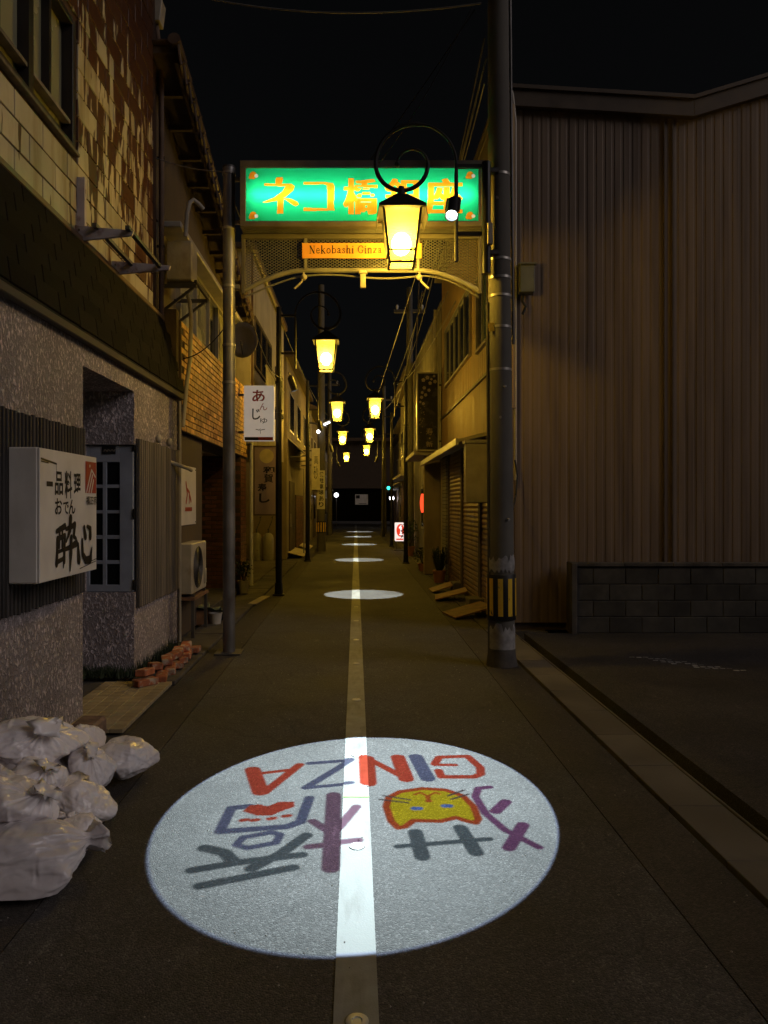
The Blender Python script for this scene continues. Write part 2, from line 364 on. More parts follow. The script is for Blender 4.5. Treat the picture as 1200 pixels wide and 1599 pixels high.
# ---------------------------------------------------------------- the ground
def structure(g, name, mat, bevel=0):
    return tag(g.build(name, mat, None, False, bevel), kind='structure')
gr = structure(G().box(-160, 160, -20, 300, -.6, -.13), 'ground', m_ground)
road = structure(G().box(-1.262, 1.268, -2, 57, -.12, 0), 'road', m_asph)
structure(G().box(-1.598, -1.270, -2, 57, -.12, -.002), 'road_shoulder_left', m_asph2)
sr = structure(G().box(1.276, 1.630, -2, 57, -.12, -.002), 'road_shoulder_right', m_asph2)
structure(G().box(-60, 60, 57.006, 63, -.12, -.001), 'cross_road', m_asph)
# centre strip: one raised-resin band with round studs
strip = structure(G().box(-.070, .072, -2, 57, .0002, .0045), 'road_centre_strip', m_line)
ring = G()
ring.lathe(0, 0, [(.036,0),(.036,.003),(.032,.005),(.016,.0055),(.014,.003)], 20)
stud = ring.mesh('road_stud', m_stud, (0,0,0))
for y in [2.27, 3.43, 4.68, 6.0, 7.36, 8.64, 10.05, 11.4]:
    link('stud', stud, strip, (.004, y, .0046))
G().box(-.071, .073, 4.000, 4.018, .0047, .0062).build('green_tape', M('green_tape', (.16,.28,.06), .6), strip)
# gutter on the right: concrete lids with a slot behind them
gut = structure(G().box(1.64, 2.075, -2, 9.2, -.13, -.115), 'gutter', m_conc_d)
lid = piece(.285, .597, .11, m_conc, .003, 'gutter_lid')
for i in range(17):
    o = link('gutter_lid', lid, gut, (1.805, -.6 + i*.60, -.052 + random.uniform(-.0015, .0015)), (0, random.uniform(-.01,.01), random.uniform(-.006,.006)))
structure(G().box(1.952, 1.972, -2, 9.2, -.11, .006), 'kerb_edge', m_conc, .004)
structure(G().box(2.072, 14, -2, 9.06, -.12, .012), 'parking_lot', m_lot)
mk = G()
for k in range(9):
    x0 = 2.85 + k*.075 + random.uniform(-.02,.02); y0 = 7.62 - k*.075
    for j in range(4):
        if random.random() < .75: mk.box(x0 + j*.07, x0 + j*.07 + .05, y0 - .012 + random.uniform(-.03,.03), y0 + .014, .0125, .0155)
tag(mk.build('lot_marking', M('worn_white_paint', (.42,.41,.38), .8, var=.5, scale=30), None, False), kind='structure')
# left: paving slabs between gutter line and house fronts
pv = structure(G().box(-3.4, -1.612, -2, 57, -.13, -.03), 'pavement', m_conc_d)
slab = piece(.40, .594, .05, m_conc_d, .006, 'paving_slab')
for i in range(34):
    y = .3 + i*.60
    if 5.0 < y < 6.6: continue
    link('paving_slab', slab, pv, (-1.820, y, -.008 + random.uniform(-.004,.005)), (random.uniform(-.006,.006), random.uniform(-.012,.012), 0))
pt = piece(.096, .096, .03, m_porch, .003, 'porch_tile')
for i in range(14):
    for j in range(6):
        link('porch_tile', pt, pv, (-1.665 - j*.1 - .02, 5.22 + i*.1, .004), (0,0,0))
structure(G().box(1.640, 2.4, 9.2, 57, -.13, .004), 'pavement_right', m_conc_d)
structure(G().box(-60, 60, 63.01, 66, -.12, .06), 'far_pavement', m_conc_d, .01)

# ---------------------------------------------------------------- left corner house: stucco below, tiles above
b1 = thing('stucco_house', 'grey stucco house with shingle awning and peeling tiled upper floor', 'house', (-2.6, 5, 0))
WX = -2.05
g = G()
g.box(-2.4, WX, -2, 5.53, -.05, 2.9)             # near wall
g.box(-2.4, WX, 5.5302, 6.8098, 2.64, 2.9)       # over the porch
g.box(-3.6, WX, 6.95, 8.48, -.05, 2.9)           # far block
g.box(-3.6, WX, 6.81, 6.9498, -.05, .78); g.box(-3.6, WX, 6.81, 6.9498, 2.15, 2.9); g.box(-3.6, -2.5, 6.81, 6.9498, .7802, 2.1498)
g.box(-3.75, -3.6002, -2, 8.48, -.05, 2.9)
g.box(-3.6, -2.4002, 5.3, 6.8098, 2.64, 2.9)     # porch soffit
g.box(-3.6, -2.4002, -2, 5.2998, 2.64, 2.9)
g.build('stucco_wall', m_stucco, b1, False)
# porch lattice window
w = G(); wy = 6.835; x0 = XP(135, wy); x1 = -2.068; z0, z1 = .785, 2.145
w.box(x0, x0+.03, wy, wy+.05, z0, z1); w.box(x1-.125, x1, wy, wy+.05, z0, z1)
w.box(x0+.0302, x1-.1252, wy, wy+.05, z0, z0+.065); w.box(x0+.0302, x1-.1252, wy, wy+.05, ZP(721.7,wy), z1)
win = w.build('lattice_window', m_bluewhite, b1, False, .004)
cx0, cx1 = x0+.0305, x1-.1255; cm = (cx0+cx1)/2
rows = [(721.7,756.7),(762,796.7),(801.7,835.7),(841.7,875),(881,914)]
w = G(); w.box(cm-.018, cm+.018, wy+.003, wy+.045, z0+.0652, ZP(721.7,wy)-.0002)
for i in range(4):
    za, zb = ZP(rows[i+1][0], wy), ZP(rows[i][1], wy)
    w.box(cx0, cm-.0182, wy+.006, wy+.042, za, zb); w.box(cm+.0182, cx1, wy+.006, wy+.042, za, zb)
w.build('glazing_bar', m_bluewhite, win, False, .002)
for a, b in rows:
    for (p, q) in ((cx0, cm-.018), (cm+.018, cx1)):
        G().box(p-.004, q+.004, wy+.02, wy+.026, ZP(b,wy)-.006, ZP(a,wy)+.006).build('pane', m_dglass, win, False)
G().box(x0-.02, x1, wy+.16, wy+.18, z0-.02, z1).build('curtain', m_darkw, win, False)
np_ = G().box(XP(160,wy), XP(181,wy), wy-.006, wy-.0005, ZP(709,wy), ZP(697,wy)).build('name_plate', m_black, win, False)
p = Print((XP(161,wy), wy-.0065, ZP(708,wy)), (.12,0,0), (0,0,.06))
for k in range(7): p.stroke([(.1+k*.13, .3+.3*(k%2)), (.18+k*.13, .35+.25*((k+1)%2))], .09)
p.build('plate_mark', m_slat, win)
w = G()
for z in (z0+.02, .5*(z0+z1), z1-.05): w.box(x1+.001, x1+.014, wy-.012, wy+.03, z, z+.09)
w.build('hinge', m_black, win)
# slatted panels either side of the porch
for (ya, yb, za, zb, n, mat) in ((2.6, 5.50, .94, 2.155, 58, m_slat_d), (6.86, 8.44, .63, 2.21, 24, m_slat)):
    pn = G().box(WX+.0005, WX+.012, ya, yb, za, zb).build('slat_panel', m_slat_d, b1, False)
    st = (yb-ya)/n; sl = piece(.022, st*.56, zb-za, mat, .004, 'slat')
    for i in range(n):
        link('slat', sl, pn, (WX+.0235, ya+st*(i+.5), (za+zb)/2 + random.uniform(-.008,.008)))
for y in (7.55, 7.98):
    G().ball((WX+.03, y, 2.27), .032, 12, 8, 1.4).build('wall_lamp_stub', m_pipe_w, b1)
G().tube([(WX+.02, 8.02, 2.06), (WX+.16, 8.34, 2.0), (WX+.17, 8.42, 1.985)], .022).build('handrail_pipe', m_pipe_w, b1)
G().tube([(WX+.03, 8.455, 2.78), (WX+.03, 8.455, .02)], .017).build('corner_conduit', m_pipe_w, b1)
G().tube([(WX-.005, 8.50, 2.78), (WX-.005, 8.50, .02)], .03).build('rain_pipe', m_pipe_b, b1)
# shingle awning
aw = G().prism([(-2.25, 2.86),(-2.003, 2.86),(-2.003, 2.90),(-2.20, 3.68),(-2.25, 3.68)], 'y', -2, 8.5).build('shingle_awning', m_shingle_base, b1, False)
sx, sz = -2.20+2.003, 3.68-2.90; sl = math.hypot(sx, sz); ang = math.atan2(-sx, sz)
for r in range(6):
    for i in range(15):
        t = (r+.5)/6; y = 3.35 + i*.36 + (r % 2)*.18
        if y > 8.4: continue
        me = aw.get('shm')
        if r == 0 and i == 0: shm = piece(.022, .350, sl/6*1.12, m_shingle, .004, 'shingle')
        link('shingle', shm, aw, (-2.003 + sx*t + .008, y, 2.90 + sz*t - .006), (random.uniform(-.012,.012), -ang + .11, 0))
G().box(-2.05, -1.985, -2, 8.52, 2.80, 2.858).build('awning_trim', m_trim, b1, False, .006)
G().box(-2.30, -2.17, -2, 8.36, 3.682, 3.73).build('awning_flashing', m_pipe_b, b1, False, .006)
# tiled upper wall round a window
UX = -2.25; wy0, wy1, wz0, wz1 = 3.3, 5.83, 4.38, 5.41
u = G()
u.box(-2.7, UX, -2, 8.30, 3.55, wz0); u.box(-2.7, UX, -2, 8.30, wz1, 8.2)
u.box(-2.7, UX, -2, wy0, wz0+.0002, wz1-.0002); u.box(-2.7, UX, wy1, 8.30, wz0+.0002, wz1-.0002)
u.box(-6.5, -2.7002, 8.1, 8.30, 2.9, 8.2); u.box(-6.5, -2.7002, -2, -1.8, 2.9, 8.2)
uw = u.build('upper_wall', m_tilebase, b1, False)
tw, th = .44, .196
tl = piece(.016, tw-.013, th-.012, m_peel, .003, 'wall_tile'); hl = piece(.016, tw/2-.013, th-.012, m_peel, .002, 'wall_half_tile')
for r in range(19):
    z = 3.74 + th*(r+.5); y = 3.5 + (r % 2)*tw/2
    while y < 8.3:
        for (me, y0, wd) in ((tl, y, tw),):
            inside = lambda a: wz0-.03 < z+th/2 and z-th/2 < wz1+.03 and wy0 < a+.05 and a < wy1+.04
            if inside(y) and not inside(y+tw/2): me, y0, wd = hl, y+tw/2, tw/2
            elif inside(y): continue
            if y0 + wd > 8.31:
                if y0 + tw/2 <= 8.31: me, wd = hl, tw/2
                else: continue
            if random.random() < .02: continue
            link('wall_tile', me, uw, (UX+.008+random.uniform(-.002,.002), y0+wd/2, z), (random.uniform(-.004,.004), random.uniform(-.012,.012), random.uniform(-.006,.006)))
        y += tw
w = G()   # window: bronze sashes
w.box(UX-.10, UX+.03, wy1-.05, wy1, wz0, wz1); w.box(UX-.10, UX+.03, wy0, wy1-.0502, wz1-.05, wz1); w.box(UX-.10, UX+.05, wy0, wy1-.0502, wz0, wz0+.03)
wf = w.build('window_frame', m_bronze, b1, False, .004)
for y, t in ((5.06,.075),(4.2,.06)): G().box(UX-.08, UX+.02, y-t/2, y+t/2, wz0+.031, wz1-.051).build('mullion', m_bronze, wf, False)
for y, t in ((5.42,.035),(4.64,.035),(3.8,.035)): G().box(UX-.07, UX+.002, y-t/2, y+t/2, wz0+.23, wz1-.051).build('sash_stile', m_bronze, wf, False)
for a, b in ((5.10,5.775),(4.24,5.02),(3.31,4.16)):
    G().box(UX-.055, UX+.012, a, b, wz0+.20, wz0+.228).build('sash_rail', m_slat, wf, False)
    G().box(UX-.066, UX-.06, a, b, wz0+.0312, wz1-.0512).build('pane', m_frost, wf, False)
G().box(UX+.002, UX+.06, wy0, wy1+.02, wz0-.03, wz0-.002).build('window_sill', m_slat, wf, False, .004)
# drain pipe with hopper at the far corner
g = G().tube([(-2.20, 8.335, 2.9), (-2.20, 8.335, 6.70), (-2.24, 8.335, 6.86), (-2.26, 8.335, 7.05)], .030, 10); g.build('downpipe', m_pipe_b, b1)
G().prism([(-2.36,7.02),(-2.20,7.02),(-2.17,7.26),(-2.39,7.26)], 'y', 8.25, 8.42).build('rain_hopper', m_pipe_w, b1, False, .006)
for z in (3.5, 4.5, 5.5, 6.4): G().box(-2.252, -2.165, 8.325, 8.345, z, z+.03).build('pipe_clip', m_bronze, b1)
# bare sign bracket above the awning
bk = thing('sign_bracket', 'empty steel sign bracket of two tapered arms above the shingle awning', 'bracket', (-2.2, 6.3, 3.6))
for (y, tip, zb) in ((5.87, -1.77, 3.69), (6.76, -1.70, 3.70)):
    G().prism([(-2.235, zb),(-2.235, zb+.13),(tip, zb+.085),(tip-.01, zb+.045)], 'y', y-.012, y+.012).build('arm', m_bracket, bk, False, .003)
    g = G()
    for k in range(2): g.tube([(-2.20, y-.02, zb+.03+.06*k), (-2.20, y+.02, zb+.03+.06*k)], .009, 6)
    g.build('bolt', m_pipe_b, bk)
G().box(-2.236, -2.17, 5.895, 5.935, 3.69, 4.22).build('upright_plate', m_bracket, bk, False, .003)
for x, z in ((-1.80, 3.78), (-2.06, 3.80)): G().bar((x, 5.80, z), (x, 6.80, z), .035, .03).build('rail', m_dsteel, bk)

# ---------------------------------------------------------------- box sign on the stucco wall
sg = thing('box_sign', 'white box sign with black brush writing and red emblem on the stucco wall', 'sign', (-1.93, 4.73, 1.137))
SX = -1.83; Y0, Y1, Z0, Z1 = 4.26, 5.20, 1.137, 1.930
G().box(WX+.036, SX-.012, Y0, Y1, Z0, Z1).build('cabinet', m_sign, sg, False, .008)
G().box(SX-.0118, SX, Y0+.003, Y1-.003, Z0+.003, Z1-.003).build('face', m_sign, sg, False, .003)
p = Print((SX, 0, 0), (0,1,0), (0,0,1))
p.text('一', 4.355,1.705,4.445,1.735, .03).cut().text('品', 4.475,1.655,4.60,1.80, .022).cut().text('料', 4.625,1.635,4.745,1.81, .022).cut().text('理', 4.775,1.655,4.895,1.80, .022).cut()
p.text('お', 4.475,1.535,4.585,1.635, .02).cut().text('で', 4.60,1.535,4.69,1.615, .02).cut().text('ん', 4.69,1.535,4.80,1.63, .02).cut()
def brush(u0, v0, u1, v1, strokes):
    for pts, w in strokes: p.stroke([(u0+(u1-u0)*a, v0+(v1-v0)*b) for a, b in pts], [q*1.45 for q in w] if isinstance(w, list) else w*1.3)
    p.cut()
brush(4.49,1.19,4.80,1.505, [([(.03,.77),(.45,.86)],[.022,.03]), ([(.08,.62),(.06,.4),(.03,.13)],[.03,.024,.03]), ([(.44,.67),(.42,.4),(.40,.16)],[.026,.022,.03]), ([(.08,.62),(.44,.67)],[.022,.026]), ([(.18,.83),(.15,.45)],.02), ([(.31,.85),(.31,.45)],.02), ([(.06,.36),(.40,.40)],.018), ([(.04,.17),(.38,.22)],[.022,.02]), ([(.36,.24),(.37,.04)],[.02,.008]),
    ([(.50,.80),(.78,.84),(.96,.88),(.90,.64),(1.04,.58)],[.02,.024,.03,.024,.014]), ([(.73,1.02),(.70,.78),(.50,.54)],[.036,.03,.01]), ([(.46,.40),(.75,.43),(1.04,.49)],[.02,.026,.036]), ([(.76,.62),(.74,.30),(.70,-.05)],[.03,.034,.010])])
brush(4.83,1.215,5.115,1.455, [([(.04,.50),(.10,.05)],[.02,.04]), ([(.30,.60),(.33,.20),(.52,.02),(.82,.02),(.92,.34)],[.022,.03,.036,.04,.012]), ([(.42,.96),(.50,.68)],[.022,.034]), ([(.62,.97),(.82,.90),(.82,.66)],[.018,.026,.034])])
p.text('福正宗', 4.985,1.595,5.185,1.655, .01)
p.each('character', m_ink, sg)
p = Print((SX, 0, 0), (0,1,0), (0,0,1)).poly([(4.98,1.675),(5.185,1.675),(5.185,1.89),(4.98,1.89)]); p.build('emblem', m_red, sg)
p = Print((SX, 0, 0), (0,1,0), (0,0,1), .002)
for k in range(3): p.stroke([(5.0+k*.045,1.68),(5.095+k*.018,1.835-k*.035)], .016)
p.stroke([(5.095,1.835),(5.165,1.79)], .014).stroke([(5.06,1.86),(5.062,1.862)], .02); p.build('emblem_stripe', m_sign, sg)
p = Print((SX, 0, 0), (0,1,0), (0,0,1), .0012)
p.stroke([(4.28,1.865),(4.50,1.845)], .012).cut().stroke([(4.50,1.845),(4.50,1.72)], .004).cut().stroke([(4.28,1.85),(4.38,1.845)], .008).cut().stroke([(4.88,1.172),(5.18,1.20)], .006).cut().stroke([(5.02,1.20),(5.19,1.215)], .006)
p.each('scratch', m_bronze, sg)
# ---------------------------------------------------------------- utility pole on the right
PX, PY = 1.453, 7.33
up = thing('utility_pole', 'tall concrete utility pole with black and yellow striped guard', 'pole', (PX, PY, 0))
def px_at(z): return PX - .006*z
g = G().tube([(px_at(z), PY, z) for z in (-.05, .4, 2, 4, 6, 8, 10.5)], [.132,.130,.120,.110,.101,.094,.088], 24); g.build('shaft', m_cpole, up)
g = G().tube([(px_at(z), PY, z) for z in (0, .03, .10, .16)], [.158,.152,.140,.134], 20); g.build('footing', m_conc_d, up)
g = G().tube([(px_at(z), PY, z) for z in (.455, .46, .90, .905)], [.140,.142,.141,.138], 28); gd = g.build('striped_guard', m_black, up)
for k in range(9):
    a0 = 2*math.pi*k/9 + .10; g = G(); pts = []
    for z in (.50, .868):
        for j in range(5):
            a = a0 + j*.085; pts.append((px_at(z)+math.cos(a)*.1445, PY+math.sin(a)*.1445, z))
    g.add(pts, [(j, j+1, j+6, j+5) for j in range(4)])
    g.build('yellow_stripe', m_yellow, gd)
for (z0, z1, hh) in ((.17, .445, 1), (.915, 1.12, 2)):     # torn bills pasted round the shaft
    g = G(); vs = []; n = 26
    for k in range(n):
        a = -math.pi*.95 + k*(math.pi*1.25/n)
        for z in (z0 + random.uniform(0,.06)*(hh==2) + .0, z1 - random.uniform(0,.10)):
            vs.append((px_at(z)+math.cos(a)*.1325, PY+math.sin(a)*.1325, z))
    g.add(vs, [(2*k, 2*k+2, 2*k+3, 2*k+1) for k in range(n-1)]); g.build('pasted_paper', m_paper, up)
for z in (2.93, 3.35, 3.66, 3.84, 4.02, 4.86):
    g = G().tube([(px_at(z), PY, z-.012), (px_at(z), PY, z+.012)], .1165 if z < 4.5 else .110, 24); g.build('steel_band', m_alu, up)
G().box(px_at(3.35)-.122, px_at(3.35)-.07, PY-.095, PY-.075, 3.30, 3.38).build('reflector', m_yellow, up, False)
for z, a in ((2.75, -1.4), (2.45, -1.75), (1.45, -1.2), (4.6,-1.9)):
    p0 = Vector((px_at(z)+math.cos(a)*.112, PY+math.sin(a)*.112, z)); g = G().tube([p0, p0+Vector((math.cos(a),math.sin(a),0))*.035], .012, 8); g.build('step_bolt', m_alu, up)
G().tube([(px_at(z)-.125, PY-.02, z) for z in (0, 1, 2, 3, 3.6)], .016, 8).build('earth_conduit', m_dsteel, up)
for dx, z0, z1 in ((.115, 2.3, 8.5), (.145, 3.2, 9.0)): G().tube([(px_at(z0)+dx, PY+.05, z0), (px_at(z1)+dx-.02, PY+.05, z1)], .014, 6).build('cable_riser', m_dsteel, up)
G().box(px_at(4.22)-.15, px_at(4.22)-.10, PY-.20, PY-.16, 4.12, 4.33).build('junction_box', m_pipe_w, up, False, .004)

# ---------------------------------------------------------------- arch with back-lit sign
AY = 7.90
ap = thing('arch_pole', 'round grey steel pole carrying the sign arch beside the stucco house', 'pole', (XP(358,AY), AY, 0))
ax = XP(358, AY)
G().tube([(ax, AY, -.02), (ax, AY, 5.20)], .066, 20).build('shaft', m_steel, ap)
G().box(ax-.14, ax+.14, AY-.14, AY+.14, 0, .02).build('base_plate', m_dsteel, ap, False, .004)
for z in (2.9, 3.30, 3.93, 4.55, 5.14): G().tube([(ax, AY, z-.014), (ax, AY, z+.014)], .072, 20).build('collar', m_alu, ap)
for z in (3.93, 4.62, 5.08): G().box(ax+.065, -1.245, AY-.02, AY+.02, z-.02, z+.02).build('stay', m_steel, ap)
G().tube([(ax, AY, 5.20), (ax, AY, 5.215)], .07, 20).build('cap', m_dsteel, ap)

arch = thing('street_arch', 'street arch with green back-lit sign over mesh and curved tube', 'arch', (0, AY, 3.8))
SX0, SX1, SZ0, SZ1 = -1.22, 1.355, 4.525, 5.219
fr = G(); D0, D1 = AY-.15, AY+.15
fr.box(SX0, SX1, D0, D1, SZ1-.075, SZ1); fr.box(SX0, SX1, D0, D1, SZ0, SZ0+.055)
fr.box(SX0, SX0+.06, D0, D1, SZ0+.0552, SZ1-.0752); fr.box(SX1-.06, SX1, D0, D1, SZ0+.0552, SZ1-.0752)
case = fr.build('sign_case', M('case_paint', (.12,.105,.095), .5, .2, stain=((.10,.08,.06), (4,4,4), .5, .7)), arch, False, .004)
G().box(SX0+.0602, SX1-.0602, D1-.03, D1-.002, SZ0+.0552, SZ1-.0752).build('case_back', m_white, case, False)
# printed translucent face on a fine grid: the colours are the print, the light comes from the tubes behind
fx0, fx1, fz0, fz1 = SX0+.060, SX1-.060, SZ0+.055, SZ1-.075
nx, nz = 620, 148
uu = np.linspace(0, fx1-fx0, nx); vv = np.linspace(0, fz1-fz0, nz); U, V = np.meshgrid(uu, vv)
colr = np.zeros((nz, nx, 3)); colr[:] = (.012, .58, .20)
def fill_poly(mask, poly):
    p = np.array(poly); a = np.zeros_like(U); ins = np.zeros(U.shape, bool); j = len(p)-1
    for i in range(len(p)):
        c = ((p[i,1] > V) != (p[j,1] > V)); t = (p[j,0]-p[i,0])*(V-p[i,1])/((p[j,1]-p[i,1]) or 1e-9)+p[i,0]
        ins ^= c & (U < t); j = i
    mask |= ins
def fill_text(mask, s, u0, v0, u1, v1, weight=0, dx=()):
    vt, tr = text_tris(s, weight)
    for d in (0,)+tuple(dx):
        q = np.stack([u0+d+(u1-u0)*vt[:,0], v0+(v1-v0)*vt[:,1]], 1)
        for t in tr: fill_poly(mask, q[t])
W_, H_ = fx1-fx0, fz1-fz0
def su(px): return XP(px, D0)-fx0
def sv(py): return ZP(py, D0)-fz0
Lm = np.zeros(U.shape, bool); Dm = np.zeros(U.shape, bool)
def zp(pts): return [(su(370+x/5.217), sv(240+y/5.217)) for x, y in pts]   # positions read off an enlargement of the sign
for poly in ([(320,185),(370,182),(375,200),(365,240),(315,240),(312,205)], [(220,232),(310,238),(440,235),(470,255),(460,290),(400,340),(330,375),(230,392),(205,388),(300,350),(370,300),(395,258),(220,252)],
             [(330,350),(380,345),(378,480),(325,482),(330,420)], [(365,350),(440,358),(495,385),(505,405),(480,420),(455,410),(400,370)],
             [(545,222),(720,222),(785,232),(795,260),(790,400),(795,455),(735,452),(738,400),(735,250),(710,240),(570,243),(545,243)], [(545,432),(740,438),(740,455),(570,460),(545,458)]):
    fill_poly(Lm, zp(poly))
for ch, a, b in (('橋', 536, 588), ('銀', 601, 655), ('座', 664, 720)):
    fill_text(Lm, ch, su(a), sv(333), su(b), sv(277), .012, (.012, .024))
for (cx, cy) in ((395,272),(395,335),(735,272),(735,335)):
    for (dx, dy, rx, ry) in ((0,0,5.5,6),(-4,3,3,3)):
        Lm |= ((U-su(cx+dx))/(rx/1150*D0))**2 + ((V-sv(cy+dy))/(ry/1150*D0))**2 < 1
    Dm |= ((U-su(cx+5))/(3/1150*D0))**2 + ((V-sv(cy+1))/(3/1150*D0))**2 < 1
colr[Lm] = (.80, .27, .008); colr[Dm] = (.85, .8, .7)
def grid_mesh(name, P, cols):
    ny, nx = P.shape[:2]; me = bpy.data.meshes.new(name)
    idx = np.arange(ny*nx).reshape(ny, nx)
    q = np.stack([idx[:-1,:-1], idx[:-1,1:], idx[1:,1:], idx[1:,:-1]], -1).reshape(-1, 4)
    me.vertices.add(ny*nx); me.vertices.foreach_set('co', P.reshape(-1))
    me.loops.add(q.size); me.loops.foreach_set('vertex_index', q.reshape(-1).astype(np.int32))
    me.polygons.add(len(q)); me.polygons.foreach_set('loop_start', np.arange(0, q.size, 4, dtype=np.int32)); me.polygons.foreach_set('loop_total', np.full(len(q), 4, np.int32))
    me.update(calc_edges=True)
    at = me.color_attributes.new('print', 'FLOAT_COLOR', 'POINT')
    at.data.foreach_set('color', np.concatenate([cols.reshape(-1,3), np.ones((ny*nx,1))], 1).reshape(-1).astype(np.float32))
    return me
FY = D0+.025
org = ((fx0+fx1)/2, FY, fz0)
P = np.stack([U+fx0-org[0], np.zeros_like(U), V], -1)
fm = grid_mesh('sign_face', P, colr)
def print_mat(name, kind):
    m = bpy.data.materials.new(name); m.use_nodes = True; N = m.node_tree.nodes; L = m.node_tree.links; N.clear()
    at = N.new('ShaderNodeAttribute'); at.attribute_name = 'print'; o = N.new('ShaderNodeOutputMaterial')
    if kind == 'trans':
        t = N.new('ShaderNodeBsdfTransparent'); L.new(at.outputs['Color'], t.inputs[0]); L.new(t.outputs[0], o.inputs[0])
    else:
        t = N.new('ShaderNodeBsdfTranslucent'); d = N.new('ShaderNodeBsdfPrincipled'); d.inputs['Roughness'].default_value = .35
        L.new(at.outputs['Color'], t.inputs[0]); L.new(at.outputs['Color'], d.inputs['Base Color'])
        mx = N.new('ShaderNodeMixShader'); mx.inputs[0].default_value = .3; L.new(t.outputs[0], mx.inputs[1]); L.new(d.outputs[0], mx.inputs[2]); L.new(mx.outputs[0], o.inputs[0])
    return m
fm.materials.append(print_mat('printed_acrylic', 'diff')); link('sign_face', fm, case, org)
m_tube = EM('fluorescent_tube', (1.0, .98, .92), TUBE)
zc = (fz0+fz1)/2
for a, b in ((fx0+.05, fx0+W_/2-.03), (fx0+W_/2+.03, fx1-.05)):
    G().tube([(a, FY+.085, zc), (b, FY+.085, zc)], .016, 8).build('fluorescent_tube', m_tube, case)
# tubular frame, mesh and curve below the sign
zt = 4.44
fr = G()
fr.box(-1.225, 1.36, AY-.03, AY+.03, zt, zt+.045); fr.build('top_rail', m_conc, arch, False, .004)
for x in (-1.205, 1.33): G().box(x-.02, x+.02, AY-.025, AY+.025, 3.85, zt-.0005).build('side_post', m_conc, arch, False, .004)
G().box(-1.20, 1.33, AY-.06, AY+.06, 4.4855, 4.5245).build('beam', m_dsteel, arch, False)
def arc_z(x):
    t = max(0, abs(x-.06)-.62)/.66; return 4.105 - .23*min(1.05, t)**1.7
m_arch = M('arch_tube_paint', (.28,.265,.23), .5, .1, var=.2)
G().tube([(x, AY, arc_z(x)) for x in np.linspace(-1.19, 1.32, 40)], .026, 10).build('curved_tube', m_arch, arch)
G().tube([(x, AY+.02, arc_z(x)-.06-.02*math.sin(5*x)) for x in np.linspace(-1.19, 1.32, 40)], .010, 6).build('cable', m_wire_l, arch)
ms = G(); pw, ph = .050, .030       # expanded metal: crossing strands clipped to the frame
for fam in (1, -1):
    c = -1.25 - (1.2 if fam == 1 else 0)
    while c < 1.4 + (1.2 if fam == -1 else 0):
        seg = []
        for k in range(0, 60):
            z = 3.85 + k*.011; x = c + fam*(z-3.85)*pw/ph
            if -1.185 < x < 1.31 and arc_z(x)+.02 < z < zt: seg.append((x, z))
            else:
                if len(seg) > 1: ms.bar((seg[0][0], AY, seg[0][1]), (seg[-1][0], AY, seg[-1][1]), .004, .006)
                seg = []
        if len(seg) > 1: ms.bar((seg[0][0], AY, seg[0][1]), (seg[-1][0], AY, seg[-1][1]), .004, .006)
        c += pw
tag(ms.build('expanded_mesh', M('mesh_paint', (.15,.14,.12), .5, .3), arch, False), kind='stuff')
